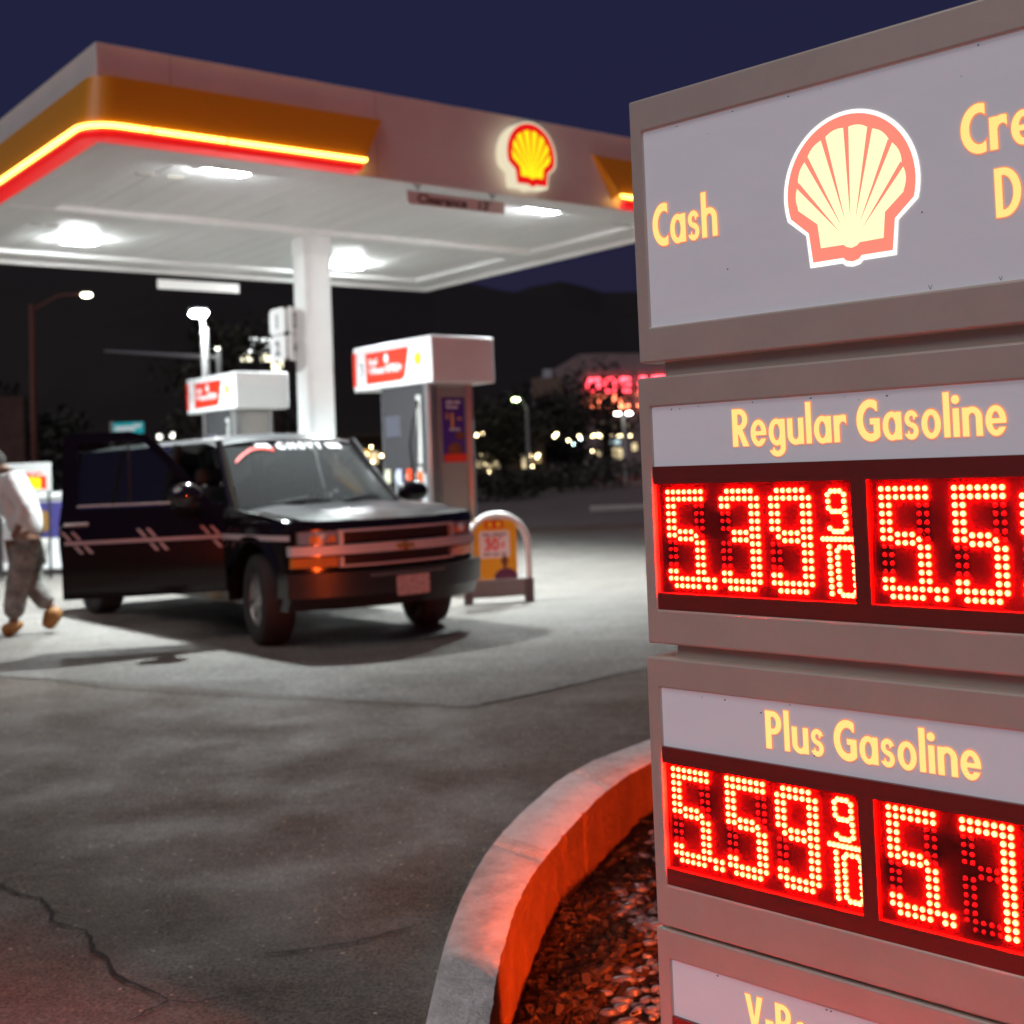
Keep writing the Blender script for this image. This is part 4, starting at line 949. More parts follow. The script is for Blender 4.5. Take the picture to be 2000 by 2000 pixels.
# open passenger door, hinged at its front edge (local x runs back to the free end as negative)
dr = bpy.data.objects.new('door', None); COL.objects.link(dr); dr.parent = car; dr.location = (-.50, -.87, 0); dr.rotation_euler = (0, 0, R(64))
dr['label'] = 'black passenger door standing open with its own mirror and silver stripe'
outl = [(0, .40), (0, 1.05), (-.06, 1.09), (-.50, 1.62), (-.60, 1.70), (-.74, 1.742), (-1.19, 1.735), (-1.262, 1.70), (-1.27, 1.05), (-1.27, .42), (-1.25, .40)]
hole_ = [(-.20, 1.15), (-.57, 1.59), (-.68, 1.66), (-1.15, 1.655), (-1.15, 1.15)]
def door_y(z): return -(side_y(z) - .87) if z < 1.04 else .015 + (z - 1.04) * .30
b = MB()
for off, flip_ in ((0, 0), (.075, 1)):
    b.grid(lambda u, v: ((lambda z: (-1.27 * u, door_y(z) + off, z))(.40 + .72 * v)), 12, 16)
for u in (0, 1): b.add([(-1.27 * u, door_y(.40 + .72 * k / 16) + o_, .40 + .72 * k / 16) for k in range(17) for o_ in (0, .075)], [(2 * k, 2 * k + 1, 2 * k + 3, 2 * k + 2) for k in range(16)])
b.add([(0, door_y(.40), .40), (-1.27, door_y(.40), .40), (-1.27, door_y(.40) + .075, .40), (0, door_y(.40) + .075, .40)], [(0, 1, 2, 3)])
q_out = [(0, 1.12), (-.085, 1.12), (-.50, 1.62), (-.60, 1.70), (-.74, 1.742), (-1.19, 1.735), (-1.245, 1.715), (-1.262, 1.68), (-1.27, 1.12)]
q_in = [(-.20, 1.12), (-.20, 1.15), (-.57, 1.59), (-.63, 1.635), (-.70, 1.66), (-1.10, 1.658), (-1.13, 1.650), (-1.15, 1.62), (-1.15, 1.12)]
for i in range(8):
    P4 = [q_out[i], q_out[i + 1], q_in[i + 1], q_in[i]]
    for off in (0, .06): b.add([(x, .0395 + (z - 1.12) * .25 + off, z) for x, z in P4], [(0, 1, 2, 3)])
    for (x0, z0), (x1, z1) in ((P4[0], P4[1]), (P4[3], P4[2])): b.add([(x0, .0395 + (z0 - 1.12) * .25, z0), (x1, .0395 + (z1 - 1.12) * .25, z1), (x1, .0995 + (z1 - 1.12) * .25, z1), (x0, .0995 + (z0 - 1.12) * .25, z0)], [(0, 1, 2, 3)])
b.build('door_shell', PAINT, dr, smooth=True)
b = MB(); b.add([(x, door_y(z) + .03, z) for x, z in hole_], [tuple(range(5))]); b.build('window_glass', TINT, dr)
b = MB(); b.tube([(-.20, door_y(1.14) - .004, 1.142), (-1.15, door_y(1.14) - .004, 1.142)], .008, 6); b.build('window_trim', CHROME, dr)
b = MB(); b.box((-.75, .02 + .02, 1.15), (-.735, .05, 1.65)); b.build('window_bar', RUBBER, dr)
b = MB(); b.tube([(-1.06, -.035, 1.00), (-1.10, -.05, 1.00), (-1.20, -.05, 1.00), (-1.24, -.035, 1.00)], .014, 8); b.build('door_handle', CHROME, dr, smooth=True)
b = MB(); b.ball((-.30, -.17, 1.20), (.135, .085, .10), 18); b.box((-.34, -.10, 1.13), (-.24, .01, 1.19)); b.build('mirror', mat('mirror_gloss', (.015, .014, .015), .12, coat=1.), dr, smooth=True)
b = MB()
def ds_(pts): b.add([(x, door_y(z) - .004, z) for x, z in pts], [tuple(range(len(pts)))])
ds_([(-.03, .838), (-.03, .866), (-1.245, .866), (-1.245, .838)])
b.build('stripe', STRIPE, dr)
for x in (-1.20, -.62, -.12):
    for k in (0, .075):
        b = MB(); ds_([(x - .065 + k - .012, .945), (x - .065 + k + .018, .945), (x + .085 + k + .018, .765), (x + .085 + k - .012, .765)]); b.build('slash', STRIPE, dr)

# ------------------------------------------------------------------ walking person at the left edge of the frame
SKIN = mat('skin_brown', (.16, .075, .045), .55)
SHIRT = mat('shirt_white', (.66, .64, .63), .85, var=.2, scale=5, bump=.5, bscale=14)
TROUS = mat('trousers_grey_brown', (.26, .24, .22), .9, var=.6, scale=13, bump=.7, bscale=16, detail=3)
BOOT = mat('boot_tan', (.33, .145, .035), .7, var=.3, scale=12)
PY_ = 11.15
def pp(px, py, dy=0.): return at(px, py, PY_ + dy)
man = thing('person', (pp(40, 1240).x, PY_, 0), 'stooping person in white shirt, mottled trousers and tan boots walking off at the left edge', 'person')
def skin_mesh(name, pts, edges, radii, m, sub=2, root=0):
    o0 = man.location
    me = bpy.data.meshes.new(name); me.from_pydata([tuple(Vector(p) - o0) for p in pts], edges, []); me.materials.append(m)
    o = bpy.data.objects.new(name, me); COL.objects.link(o); o.parent = man
    sk = o.modifiers.new('skin', 'SKIN'); sk.use_smooth_shade = True
    lay = me.skin_vertices[0] if me.skin_vertices else None
    if lay is None:
        bmx = bmesh.new(); bmx.from_mesh(me); bmx.verts.layers.skin.verify(); bmx.to_mesh(me); bmx.free(); lay = me.skin_vertices[0]
    for i, r in enumerate(radii): lay.data[i].radius = (r, r) if not isinstance(r, tuple) else r; lay.data[i].use_root = (i == root)
    s_ = o.modifiers.new('sub', 'SUBSURF'); s_.levels = sub; s_.render_levels = sub
    dg = bpy.context.evaluated_depsgraph_get(); me2 = bpy.data.meshes.new_from_object(o.evaluated_get(dg)); o.modifiers.clear(); o.data = me2
    for p in me2.polygons: p.use_smooth = True
    return o
NR, FR_ = -.14, .14       # near / far side in depth
pel = pp(54, 1062)
J = dict(pel=pel, wai=pp(52, 1030), che=pp(33, 960), nek=pp(8, 922), hea=pp(-14, 908),
  shn=pp(20, 938, NR * 1.4), eln=pp(50, 992, NR * 1.7), wrn=pp(34, 1034, NR * 1.5), han=pp(26, 1054, NR * 1.5),
  shf=pp(12, 938, FR_ * 1.4), elf=pp(-2, 990, FR_ * 1.7), wrf=pp(-22, 1028, FR_ * 1.5), haf=pp(-30, 1044, FR_ * 1.5),
  hin=pp(50, 1075, NR * .7), knn=pp(34, 1140, NR * .7), ann=pp(26, 1218, NR * .7), ton=pp(6, 1238, NR * .7),
  hif=pp(58, 1075, FR_ * .7), knf=pp(62, 1140, FR_ * .7), anf=pp(103, 1192, FR_ * .7), tof=pp(92, 1228, FR_ * .7))
names = list(J); idx = {n: i for i, n in enumerate(names)}
E_ = [(idx[a], idx[c]) for a, c in (('pel', 'wai'), ('wai', 'che'), ('che', 'nek'), ('nek', 'hea'), ('che', 'shn'), ('shn', 'eln'), ('eln', 'wrn'), ('wrn', 'han'), ('che', 'shf'), ('shf', 'elf'), ('elf', 'wrf'), ('wrf', 'haf'), ('pel', 'hin'), ('hin', 'knn'), ('knn', 'ann'), ('ann', 'ton'), ('pel', 'hif'), ('hif', 'knf'), ('knf', 'anf'), ('anf', 'tof'))]
rad = dict(pel=.12, wai=.115, che=.13, nek=.055, hea=.095, shn=.06, eln=.042, wrn=.030, han=.040, shf=.06, elf=.042, wrf=.030, haf=.040, hin=.085, knn=.058, ann=.040, ton=.032, hif=.085, knf=.058, anf=.040, tof=.032)
body = skin_mesh('body', [J[n] for n in names], E_, [rad[n] for n in names], SKIN)
# fingers of both hands curl from the palm, one short chain each
for hnd, wr in (('han', 'wrn'), ('haf', 'wrf')):
    base = J[hnd]; d = (J[hnd] - J[wr]).normalized(); sd = Vector((0, 1, 0))
    for k, (o_, L_) in enumerate(((-.027, .06), (-.009, .07), (.009, .068), (.026, .052))):
        p0 = base + sd * o_ + d * .02; skin_mesh('finger', [p0, p0 + d * L_ * .6, p0 + d * L_ * .95 + Vector((-.022, 0, 0))], [(0, 1), (1, 2)], [.009, .008, .007], SKIN, 1)
    p0 = base + Vector((-.022, -.01, 0)); skin_mesh('thumb', [p0, p0 + d * .03 + Vector((-.02, 0, 0)), p0 + d * .055 + Vector((-.018, 0, 0))], [(0, 1), (1, 2)], [.011, .010, .008], SKIN, 1)
b = MB(); hc = J['hea'] - man.location + Vector((-.02, 0, .0))
b.ball(hc + Vector((.025, 0, .025)), (.112, .092, .115), 16); b.build('hair', mat('hair_dark', (.02, .015, .012), .8, bump=.8, bscale=90), man, smooth=True)
b = MB(); b.ball(hc + Vector((-.10, 0, -.03)), (.022, .016, .02), 8); b.build('nose', SKIN, man, smooth=True)
for sy in (-1, 1):
    b = MB(); b.ball(hc + Vector((.0, sy * .09, -.01)), (.022, .012, .035), 8); b.build('ear', SKIN, man, smooth=True)
    b = MB(); b.ball(hc + Vector((-.085, sy * .035, .0)), (.012, .014, .010), 8); b.build('eye', mat('eye_dark', (.03, .02, .02), .2), man, smooth=True)
sn = ['wai', 'mid', 'che', 'nb', 'shn', 'eln', 'wcn', 'shf', 'elf', 'wcf']
SP = dict(J); SP['wai'] = pp(58, 1060); SP['mid'] = pp(45, 1000); SP['nb'] = pp(14, 930); SP['wcn'] = J['eln'].lerp(J['wrn'], .80); SP['wcf'] = J['elf'].lerp(J['wrf'], .8)
si = {n: i for i, n in enumerate(sn)}
skin_mesh('shirt', [SP[n] for n in sn], [(si[a], si[c]) for a, c in (('wai', 'mid'), ('mid', 'che'), ('che', 'nb'), ('che', 'shn'), ('shn', 'eln'), ('eln', 'wcn'), ('che', 'shf'), ('shf', 'elf'), ('elf', 'wcf'))], [.165, .162, .170, .075, .095, .075, .062, .095, .075, .062], SHIRT)
for nm, side_ in (('n', NR), ('f', FR_)): pass
tn = ['pel', 'hin', 'kn1', 'an1', 'hif', 'kn2', 'an2']
TP = dict(pel=pp(54, 1056), hin=J['hin'], kn1=J['knn'], an1=J['ann'] + Vector((0, 0, .03)), hif=J['hif'], kn2=J['knf'], an2=J['anf'] + Vector((-.02, 0, .03)))
ti = {n: i for i, n in enumerate(tn)}
skin_mesh('trousers', [TP[n] for n in tn], [(ti[a], ti[c]) for a, c in (('pel', 'hin'), ('hin', 'kn1'), ('kn1', 'an1'), ('pel', 'hif'), ('hif', 'kn2'), ('kn2', 'an2'))], [.155, .128, .108, .098, .128, .108, .094], TROUS)
for an, to in (('ann', 'ton'), ('anf', 'tof')):
    A_ = J[an]; T_ = J[to]
    hl = A_ + Vector((.06, 0, -.06)) if an == 'ann' else A_ + Vector((.085, 0, -.01))
    skin_mesh('boot', [A_ + Vector((0, 0, .04)), A_, hl, A_.lerp(T_, .55) + Vector((0, 0, -.02)), T_], [(0, 1), (1, 2), (1, 3), (3, 4)], [.082, .080, .062, .070, .060], BOOT, 2, 1)

# ------------------------------------------------------------------ things behind the person: bargain board, yellow post sleeve, merchandise cabinet
q0 = at(8, 955, 17.5); q1 = at(84, 955, 17.5); zt_ = at(40, 905, 17.5).z; zb_ = at(40, 962, 17.5).z
t = thing('notice_board', ((q0.x + q1.x) / 2, 17.5, 0), 'white notice board with red lettering standing behind the walking person', 'sign')
hw_ = (q1.x - q0.x) / 2 + .12
b = MB(); b.box((-hw_, -.02, zb_), (hw_, .02, zt_)); b.build('board', mat('notice_board_white', (.45, .45, .44), .6), t, bevel=.01)
vf, wd = ftext('ING', .13, .03); b = MB(); b.flat(vf, (hw_ - wd - .12, -.0215, zt_ - .22), (1, 0, 0), (0, 0, 1)); b.build('lettering', REDP, t)
b = MB(); b.flat(rect(.02, .02, .30, .20), (hw_ - .36, -.0215, zb_ + .02), (1, 0, 0), (0, 0, 1)); b.build('yellow_patch', YEL, t)
b = MB(); b.flat(rect(.22, .02, .30, .20), (hw_ - .36, -.0230, zb_ + .02), (1, 0, 0), (0, 0, 1)); b.build('red_patch', REDP, t)
for x in (-hw_ + .05, hw_ - .05): b = MB(); b.tube([(x, .03, 0), (x, .03, zb_ + .1)], .02, 8); b.build('leg', DARK, t)
q = at(104, 965, 18.5)
t = thing('merchandise_cabinet', (q.x - .1, 18.5, 0), 'white-topped display cabinet with a purple advert left of the open door', 'cabinet')
zc = at(104, 966, 18.5).z
b = MB(); b.box((-.55, -.3, .08), (.45, .3, zc - .05)); b.build('body', PAINTW, t, bevel=.02)
b = MB(); b.box((-.60, -.34, zc - .05), (.50, .34, zc + .04)); b.build('top', PAINTW, t, bevel=.015)
b = MB(); b.box((-.40, -.309, zc - .62), (.42, -.3035, zc - .10)); pst = b.build('advert', mat('advert_purple', (.06, .05, .20), .4), t)
b = MB(); b.flat(poly(arc(.02, zc - .38, .16, .17, 0, 360, 14)[:-1]), (0, -.3105, 0), (1, 0, 0), (0, 0, 1)); b.build('advert_picture', mat('advert_brown', (.30, .16, .04), .5), pst)
q = at(104, 950, 18.2)
t = thing('bollard', (q.x, 19.6, 0), 'yellow sleeved bollard with a yellow hood beside the cabinet', 'bollard')
b = MB(); b.tube([(0, 0, 0), (0, 0, 1.55)], .11, 14); b.build('post', mat('safety_yellow', (.72, .62, .03), .5), t, smooth=True)
b = MB(); b.ball((0, 0, 1.55), (.13, .13, .07), 12); b.build('cap', MATS['safety_yellow'], t, smooth=True)
b = MB(); b.box((-.10, -.13, 1.02), (.34, .13, 1.22)); b.build('sleeve', MATS['safety_yellow'], t, bevel=.06)

# ------------------------------------------------------------------ street lamps, signal arm and street-name blade
POLEM = mat('galvanised', (.42, .42, .41), .45, metal=.5)
REDBROWN = mat('weathered_pole', (.22, .08, .06), .7)  # even red-brown colour over the whole post
def lamp(base, hgt, lab_, strength, col=(1, .97, .88), arm=None, pole=POLEM, r=.10, heads=1, hsize=.26):
    t = thing('street_lamp', base, lab_, 'street lamp', 'lit lamps along the street')
    b = MB(); b.tube([(0, 0, 0), (0, 0, hgt * .6), (0, 0, hgt)], [r, r * .8, r * .65], 10); b.build('pole', pole, t, smooth=True)
    ends = [(0, 0, hgt)]
    if arm:
        ends = [Vector(a) + Vector((0, 0, hgt)) for a in arm]
        for e in ends:
            b = MB(); b.tube([(0, 0, hgt - .25), Vector((0, 0, hgt)) * .5 + Vector(e) * .5 + Vector((0, 0, .15)), e], .045, 8); b.build('arm', pole, t, smooth=True)
    for e in ends:
        e = Vector(e)
        b = MB(); b.ball(e + Vector((0, 0, .06)), (hsize * 1.25, hsize * .8, hsize * .35), 12); hd = b.build('head', DARK, t, smooth=True)
        b = MB(); b.ball(e + Vector((0, 0, -.05)), (hsize, hsize * .8, hsize * .42), 12); b.build('lens', emat('lamp_%s' % round(strength * 10 + col[2] * 100), col, strength), hd, smooth=True)
    return t
p = at(66, 930, 50); top = at(64, 590, 50).z; arm_x = at(171, 575, 50).x - at(64, 590, 50).x
lamp((at(70, 930, 50).x, 50, 0), top - .1, 'tall weathered lamp post with one lamp on a long arm at the far left', 14, (1, 1, .72), [(arm_x, 0, .35)], REDBROWN, .16, hsize=.22)
lp = lamp((at(408, 925, 30).x, 30, 0), at(396, 640, 30).z, 'bright white lamp on a pale post rising behind the left pump', 260, (.95, 1, 1), [(-.05, -.35, .35)], PAINTW, .13, hsize=.22)
lamp((at(428, 925, 62).x, 62, 0), at(426, 686, 62).z, 'small far lamp just right of the bright white lamp', 14, (1, 1, .80), [(.0, 0, .2)], DARK, .08, hsize=.22)
lamp((at(1034, 925, 58).x, 58, 0), at(1034, 790, 58).z, 'greenish lamp reaching over the dark trees right of the right pump', 22, (.70, 1, .40), [(-.5, 0, .30)], POLEM, .10, hsize=.17)
lamp((at(1222, 920, 80).x, 80, 0), at(1221, 815, 80).z, 'twin-headed lamp below the red neon lettering', 22, (1, 1, .90), [(-.36, 0, .30), (.36, 0, .30)], PAINTW, .10, hsize=.20)
# signal mast with its long arm
p0, p1 = at(408, 700, 31), at(205, 686, 37)
t = thing('signal_mast', (p0.x + .25, 31, 0), 'traffic signal mast with a thin grey arm reaching left behind the bright lamp', 'signal mast')
b = MB(); b.tube([(0, 0, 0), (0, 0, p0.z + .2)], .07, 10); b.build('pole', POLEM, t, smooth=True)
b = MB(); b.tube([(0, 0, p0.z), (p1.x - p0.x - .25, 6, p1.z)], [.07, .03], 8); b.build('arm', POLEM, t, smooth=True)
p0 = at(218, 830, 26)
t = thing('street_name_sign', (p0.x, 26, 0), 'teal street name blade on a grey post above the open door', 'street sign')
b = MB(); b.tube([(0, 0, 0), (0, 0, at(218, 824, 26).z)], .04, 10); b.build('post', POLEM, t, smooth=True)
zc = at(250, 836, 26).z; xr = at(281, 836, 26).x - p0.x
b = MB(); b.prism(rrect(.03, zc - .12, xr, zc + .12, .03, 3), (0, 0, 0), (1, 0, 0), (0, 0, 1), (0, -1, 0), -.012, .012); b.build('blade', mat('teal_blade', (.02, .36, .40), .4, emit=(.02, .45, .50), es=.35), t)
vf = scrawl(.42, .15, 1, 11); b = MB(); b.flat(vf, (.07, -.0135, zc - .06), (1, 0, 0), (0, 0, 1)); b.build('lettering', emat('blade_white', (.8, .9, .95), .5), t); wd = .14; vf = scrawl(wd, .10, 1, 12); b = MB(); b.flat(vf, (xr - wd - .06, -.0135, zc), (1, 0, 0), (0, 0, 1)); b.build('lettering', emat('blade_white', (.8, .9, .95), .5), t)

# ------------------------------------------------------------------ far buildings, lit signs and lights
WALL = mat('stucco_mauve', (.30, .24, .25), .85, var=.2, scale=.6)
def W2(px, py, Y): return at(px, py, Y)
Yb = 105.
xl, xr = at(1040, 900, Yb).x, at(1330, 900, Yb).x
t = thing('shop_building', (xl, Yb, 0), 'pale gabled shop building behind the trees with red neon lettering on its front', 'building')
def L(px, py): q = at(px, py, Yb); return (q.x - xl, q.z)
prof = [(L(1040, 770)[0], 0), (xr - xl, 0), (xr - xl, L(1330, 690)[1]), (L(1170, 690)[0], L(1170, 690)[1]), (L(1131, 692)[0], L(1131, 692)[1]), (L(1075, 725)[0], L(1075, 725)[1]), (L(1040, 745)[0], L(1040, 745)[1])]
b = MB(); b.prism(prof, (0, 0, 0), (1, 0, 0), (0, 0, 1), (0, 1, 0), 0, 18); b.build('wall', WALL, t)
def bpart(nm, mt, a, c, d0=-.12, d1=-.02, par=None):
    (x0, z1), (x1, z0) = L(*a), L(*c); q = MB(); q.box((x0, d0, z0), (x1, d1, z1)); return q.build(nm, mt, par or t)
bpart('parapet', mat('brown_wall', (.20, .14, .11), .85), (1038, 740), (1098, 775), -.6, -.05)
bpart('roof_unit', mat('grey_unit', (.50, .52, .58), .6), (1060, 722), (1078, 738), -.5, .5)
NEON = emat('neon_red', (1, .05, .07), 13)
(nx0, nz1), (nx1, nz0) = L(1146, 738), (L(1330, 792))
hh = (nz1 - nz0)
vf = strokes(8, hh * .52, hh * .46, 21); b = MB(); b.add([(nx0 + p[0], -.25, nz0 + hh * .50 + p[1]) for p in vf[0]], vf[1]); b.build('neon_lettering', NEON, t)
vf = strokes(8, hh * .50, hh * .42, 26); b = MB(); b.add([(nx0 + p[0], -.25, nz0 + p[1]) for p in vf[0]], vf[1]); b.build('neon_lettering', emat('neon_amber', (1, .20, .09), 13), t)
WARM = emat('window_warm', (1, .80, .45), 1.1); COOL = emat('window_cool', (.72, .95, 1), .8)
for (a, c, mt) in (((1186, 858), (1212, 868), COOL), ((1185, 880), (1193, 905), COOL), ((1196, 876), (1216, 896), WARM), ((1234, 866), (1244, 880), WARM), ((1165, 880), (1175, 890), WARM)):
    f = bpart('window', DARK, (a[0] - 1, a[1] - 1), (c[0] + 1, c[1] + 1), -.10, -.02); bpart('pane', mt, a, c, -.125, -.105, f)
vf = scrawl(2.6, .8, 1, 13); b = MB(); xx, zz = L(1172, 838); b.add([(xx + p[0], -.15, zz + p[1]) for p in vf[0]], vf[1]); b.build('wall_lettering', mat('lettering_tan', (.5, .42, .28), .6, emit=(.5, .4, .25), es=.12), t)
# string of bulbs along its eaves
t2 = thing('string_lights', (at(1160, 850, 95).x, 95, 0), 'row of warm bulbs strung under the far shop eaves', 'string lights')
BULB = emat('bulb_warm', (1, .78, .42), 16)
b = MB(); ox = at(1160, 850, 95).x; pts = [(at(px, 846 + 3 * math.sin(px), 95)) for px in range(1150, 1250, 6)]
b.tube([Vector((p.x - ox, 0, p.z + .06)) for p in pts], .015, 5); cab_ = b.build('cable', DARK, t2)
for px in (1157, 1161, 1170, 1172, 1183, 1184, 1195, 1201, 1207, 1213, 1219, 1231):
    q = at(px, 850 + (px % 3), 95); b = MB(); b.ball((q.x - ox, 0, q.z), .075 if px not in (1170, 1172) else .13, 8); b.build('bulb', BULB, t2, smooth=True)
# low lit shopfront behind the right pump and windows among the trees
Yc = 70.
t = thing('lit_shopfront', (at(690, 910, Yc).x, Yc, 0), 'long low shopfront with yellow lit windows seen between the pumps', 'building')
x0_ = at(690, 910, Yc).x
b = MB(); b.box((-2, 0, 0), (at(1065, 900, Yc).x - x0_, 8, at(800, 848, Yc).z)); b.build('wall', mat('dark_brick', (.10, .065, .045), .9, var=.3, scale=2), t)
b = MB(); b.box((-2.2, -.6, at(800, 850, Yc).z), (at(1065, 900, Yc).x - x0_ + .2, 8.3, at(800, 845, Yc).z)); b.build('roof', mat('dark_roof', (.05, .035, .03), .9), t)
rr = random.Random(12)
for (px0, py0, px1, py1, mt) in ((690, 880, 712, 904, WARM), (713, 878, 722, 902, emat('window_orange', (1, .50, .06), 1.2)), (724, 882, 738, 906, WARM), (932, 890, 944, 912, WARM), (948, 884, 958, 920, WARM), (962, 886, 974, 918, WARM), (976, 890, 984, 912, WARM), (1020, 876, 1026, 914, WARM), (1031, 884, 1040, 906, emat('window_dim', (1, .72, .32), .45)), (1046, 884, 1056, 904, MATS['window_dim'])):
    p0, p1 = at(px0, py1, Yc), at(px1, py0, Yc)
    q = MB(); q.box((p0.x - x0_ - .06, -.06, p0.z - .06), (p1.x - x0_ + .06, -.01, p1.z + .06)); f = q.build('window', DARK, t)
    q = MB(); q.box((p0.x - x0_, -.09, p0.z), (p1.x - x0_, -.065, p1.z)); q.build('pane', mt, f)
t3 = thing('string_lights', (at(690, 880, 66).x, 66, 0), 'scattered warm bulbs hung along the low shopfront behind the right pump', 'string lights')
ox = at(690, 880, 66).x
b = MB(); b.tube([Vector((at(px, 870 + 4 * math.sin(px * .2), 66).x - ox, 0, at(px, 868 + 5 * math.sin(px * .2), 66).z)) for px in range(690, 1070, 8)], .012, 5); b.build('cable', DARK, t3)
for px, py in ((725, 873), (728, 902), (715, 888), (745, 890), (931, 850), (942, 846), (933, 865), (942, 864), (938, 888), (948, 905), (955, 922), (972, 896), (978, 903), (1023, 870), (1028, 884), (1035, 890), (1040, 911), (1049, 892), (1052, 888), (1083, 852), (1087, 848), (1120, 867), (1131, 852), (1134, 857), (1157, 881), (1110, 860)):
    q = at(px, py, 66); b = MB(); b.ball((q.x - ox, 0, q.z), rr.choice((.05, .06, .075)), 8); b.build('bulb', BULB if px not in (1120, 1134) else emat('bulb_cool', (.75, 1, 1), 12), t3, smooth=True)
# lit hoarding behind a tree left of the column
Yh = 60.
p0, p1 = at(480, 735, Yh), at(562, 660, Yh)
t = thing('lit_hoarding', ((p0.x + p1.x) / 2, Yh, 0), 'floodlit hoarding showing white and cream patches through branches left of the column', 'billboard')
hw_ = (p1.x - p0.x) / 2
for sx in (-.6, .6): b = MB(); b.tube([(hw_ * sx, .15, 0), (hw_ * sx, .15, p0.z)], .1, 8); b.build('post', DARK, t)
b = MB(); b.box((-hw_, -.05, p0.z), (hw_, .1, p1.z)); b.build('board', DARK, t)
for i, (a, c, e, g_, mt) in enumerate(((485, 661, 508, 688, 'w'), (510, 661, 530, 690, 'w'), (505, 675, 532, 690, 'w'), (470, 692, 492, 706, 'c'), (510, 690, 532, 706, 'c'), (532, 690, 552, 722, 'c'))):
    A_, B_ = at(a, g_, Yh), at(e, c, Yh); q = MB(); cx0 = (p0.x + p1.x) / 2
    q.box((A_.x - cx0, -.09, A_.z), (B_.x - cx0, -.055, B_.z)); q.build('lit_panel', emat('hoarding_white', (.95, 1, 1), 5.0) if mt == 'w' else emat('hoarding_cream', (1, .93, .66), 3.5), t)
# two far headlamp-bright lights above the roof of the car
t = thing('parked_van', (at(330, 850, 75).x, 75, 0), 'dark far vehicle whose two pale headlamps show above the SUV roof', 'van')
b = MB(); b.box((-1.6, 0, .35), (1.6, 4.5, 2.1)); b.box((-1.5, -.9, .35), (1.5, 0, 1.35)); b.build('body', PAINT, t, bevel=.15, seg=3)
for px, py in ((312, 853), (337, 850)):
    q = at(px, py, 74); b = MB(); b.ball((q.x - t.location.x, -1., q.z), .16, 10); b.build('headlamp', emat('headlamp', (1, .97, .86), 5), t, smooth=True)
for sx in (-1.3, 1.3):
    b = MB(); b.lathe([(0, -.12), (.3, -.12), (.36, -.06), (.36, .06), (.3, .12), (0, .12)], (sx, .2, .36), 'x', 16); b.build('wheel', TYRE, t, smooth=True)
# low wall with dark boards at the far left
t = tag(MB().box((at(-40, 900, 48).x, 48, 0), (at(48, 900, 48).x, 48.4, at(20, 775, 48).z)).build('boundary_wall', mat('brown_boards', (.12, .06, .05), .9, var=.4, scale=1.5)), 'dim brown wall at the far left edge behind the lamp post', 'wall')

# ------------------------------------------------------------------ trees
BARK = mat('bark', (.08, .055, .04), .9)
def leafmat(nm, c): return mat(nm, c, .6, var=.4, scale=.8)
LEAF = [leafmat('leaf_dark', (.020, .022, .012)), leafmat('leaf_olive', (.042, .045, .020)), leafmat('leaf_brown', (.03, .018, .013))]
def tree(x, y, h, wd, lab_, seed, n=2600, lm=0, base=.25, leaf=.16, sparse=0.):
    q = random.Random(seed); t = thing('tree', (x, y, 0), lab_, 'tree', 'dark trees beyond the forecourt')
    b = MB(); b.tube([(0, 0, 0), (.05 * h * q.uniform(-1, 1), 0, h * .3), (.06 * h * q.uniform(-1, 1), 0, h * .7)], [.035 * h, .024 * h, .008 * h], 8)
    cl = []
    for k in range(9):
        a = q.uniform(0, 6.28); rr_ = q.uniform(.25, .85) * wd / 2; z = h * q.uniform(base + .12, .93); e = Vector((rr_ * math.cos(a), rr_ * math.sin(a), z)); cl.append((e, wd * q.uniform(.16, .28)))
        b.tube([(0, 0, h * q.uniform(.2, .45)), e * .5 + Vector((0, 0, h * .15)), e], [.014 * h, .009 * h, .004 * h], 6)
    b.build('trunk', BARK, t, smooth=True)
    for k in range(10): cl.append((Vector((q.gauss(0, .22) * wd, q.gauss(0, .22) * wd, h * q.uniform(base + .1, .97))), wd * q.uniform(.12, .24)))
    b = MB()
    for _ in range(n):
        c, r = q.choice(cl); d = Vector((q.gauss(0, 1), q.gauss(0, 1), q.gauss(0, .8))); d = d.normalized() * r * (q.random() ** .45)
        p = c + d; s_ = leaf * q.uniform(.5, 1.4); u_ = Vector((q.gauss(0, 1), q.gauss(0, 1), q.gauss(0, 1))).normalized(); v_ = u_.orthogonal().normalized()
        b.add([p - u_ * s_, p + v_ * s_ * .45, p + u_ * s_, p - v_ * s_ * .45], [(0, 1, 2, 3)])
    b.build('crown', LEAF[lm], t)
    return t
tree(at(1190, 900, 88).x, 88, at(1190, 700, 88).z, 6.0, 'dark ragged tree in front of the red neon lettering', 1, 800, 2, .35, .22)
tree(at(1130, 900, 84).x, 84, at(1130, 770, 84).z, 6.5, 'broad dark tree between the greenish lamp and the neon lettering', 2, 2600, 2, .15, .2)
tree(at(1070, 900, 80).x, 80, at(1070, 768, 80).z, 6.0, 'dark tree left of the broad tree, below the flat parapet', 3, 2600, 0, .15, .2)
tree(at(985, 900, 64).x, 64, at(985, 800, 64).z, 5.0, 'dark tree lit green at the greenish lamp', 4, 2600, 1, .3, .16)
tree(at(435, 900, 56).x, 56, at(435, 640, 56).z, 5.0, 'olive tree catching light beside the bright white lamp', 5, 2600, 1, .3, .16)
tree(at(540, 900, 54).x, 54, at(545, 655, 54).z, 5.2, 'thin tree whose branches cross the floodlit hoarding', 6, 380, 0, .35, .2)
tree(at(60, 900, 70).x, 70, at(60, 790, 70).z, 9.0, 'black tree mass at the far left behind the lamp post', 7, 2600, 0, .1, .25)
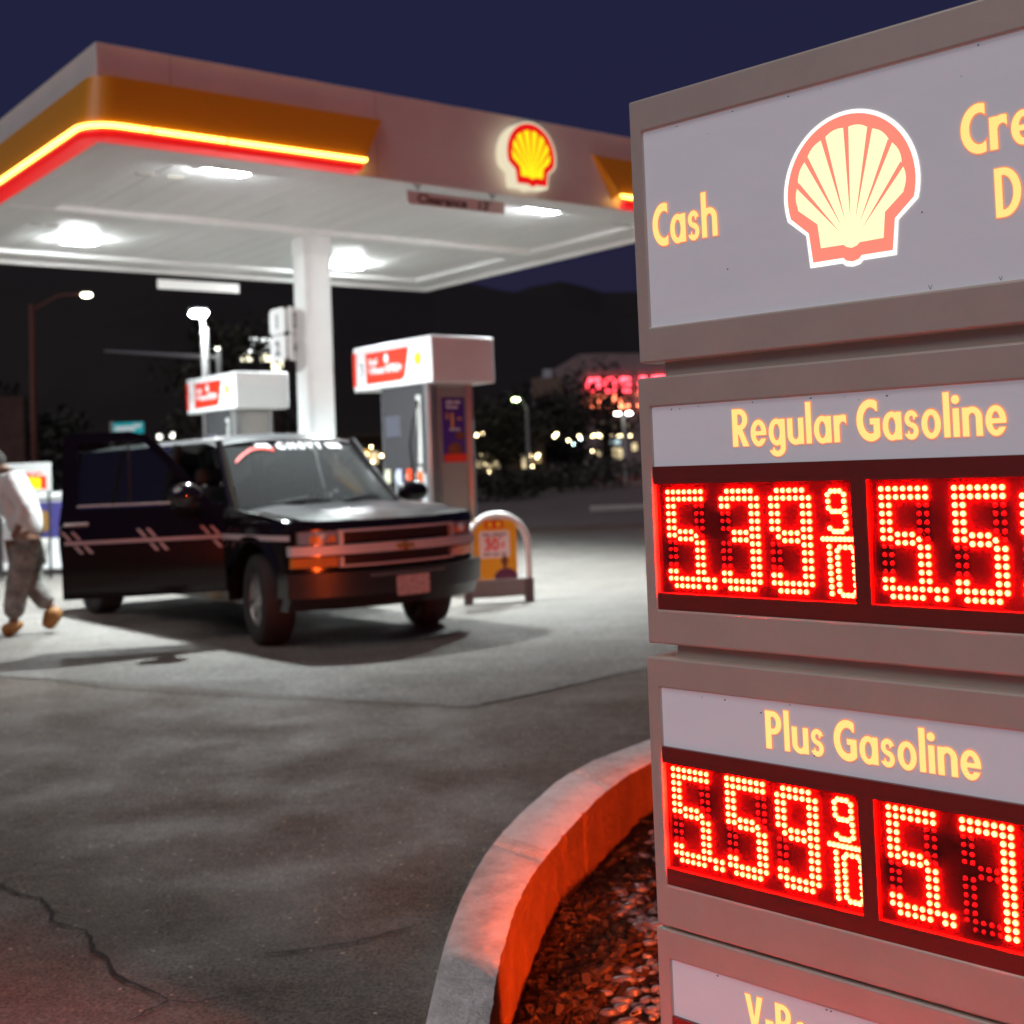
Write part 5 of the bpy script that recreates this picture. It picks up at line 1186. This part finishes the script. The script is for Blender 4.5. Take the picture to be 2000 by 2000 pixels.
def shrub(x, y, h, wd, lab_, seed):
    q = random.Random(seed); t = thing('shrub', (x, y, 0), lab_, 'shrub', 'low shrubs along the far street'); b = MB()
    for _ in range(900):
        d = Vector((q.gauss(0, 1), q.gauss(0, 1), q.gauss(0, 1))).normalized() * q.random() ** .4; p = Vector((d.x * wd / 2, d.y * wd / 2, h * .5 + d.z * h * .5)); s_ = .11 * q.uniform(.5, 1.4)
        u_ = Vector((q.gauss(0, 1), q.gauss(0, 1), q.gauss(0, 1))).normalized(); v_ = u_.orthogonal().normalized(); b.add([p - u_ * s_, p + v_ * s_ * .5, p + u_ * s_, p - v_ * s_ * .5], [(0, 1, 2, 3)])
    b.build('foliage', LEAF[0], t)
    b = MB(); b.tube([(0, 0, 0), (.03, 0, h * .5)], .04, 6); b.build('stem', BARK, t)
for i, (px, Y, h, wd, lab_) in enumerate(((950, 46, 1.3, 3.2, 'low dark shrub right of the right pump'), (1010, 50, 1.1, 3.0, 'low dark shrub beneath the greenish lamp'), (1095, 56, 1.3, 4.0, 'low dark shrub behind the pale kerb'), (1180, 60, 1.6, 4.6, 'large dark shrub below the twin lamp'), (100, 40, 1.3, 3.0, 'dim olive shrub left of the open door'))):
    shrub(at(px, 930, Y).x, Y, h, wd, lab_, 30 + i)

# ------------------------------------------------------------------ hills
HILL = mat('hill_scrub', (.013, .008, .008), .95, var=.4, scale=.02)
def ridge(nm, Y, pts, depth, seed):
    q = random.Random(seed); xs = [p[0] for p in pts]; ys = [p[1] for p in pts]; n = 220; b = MB(); v = []
    wob = 0.; tops = []
    for i in range(n + 1):
        px = xs[0] + (xs[-1] - xs[0]) * i / n; wob = wob * .9 + q.uniform(-1, 1) * .5; tops.append(at(px, float(np.interp(px, xs, ys)) + wob, Y))
    for j in range(9):
        s_ = j / 8
        for i, tp in enumerate(tops): v.append((tp.x * (1 - .25 * (1 - s_)), Y - depth * (1 - s_) + 0, -2 + (tp.z + 2) * (s_ ** .8) ))
    b.add(v, [(j * (n + 1) + i, j * (n + 1) + i + 1, (j + 1) * (n + 1) + i + 1, (j + 1) * (n + 1) + i) for j in range(8) for i in range(n)])
    tag(b.build(nm, HILL, smooth=True), kind='structure')
ridge('hills', 700, [(-900, 470), (0, 430), (400, 400), (700, 470), (860, 545), (905, 550), (960, 563), (1010, 572), (1200, 620), (1500, 640)], 300, 3)
ridge('hills', 1100, [(700, 640), (960, 580), (1000, 572), (1040, 558), (1095, 549), (1140, 560), (1180, 572), (1240, 570), (1500, 560), (2600, 600)], 300, 4)
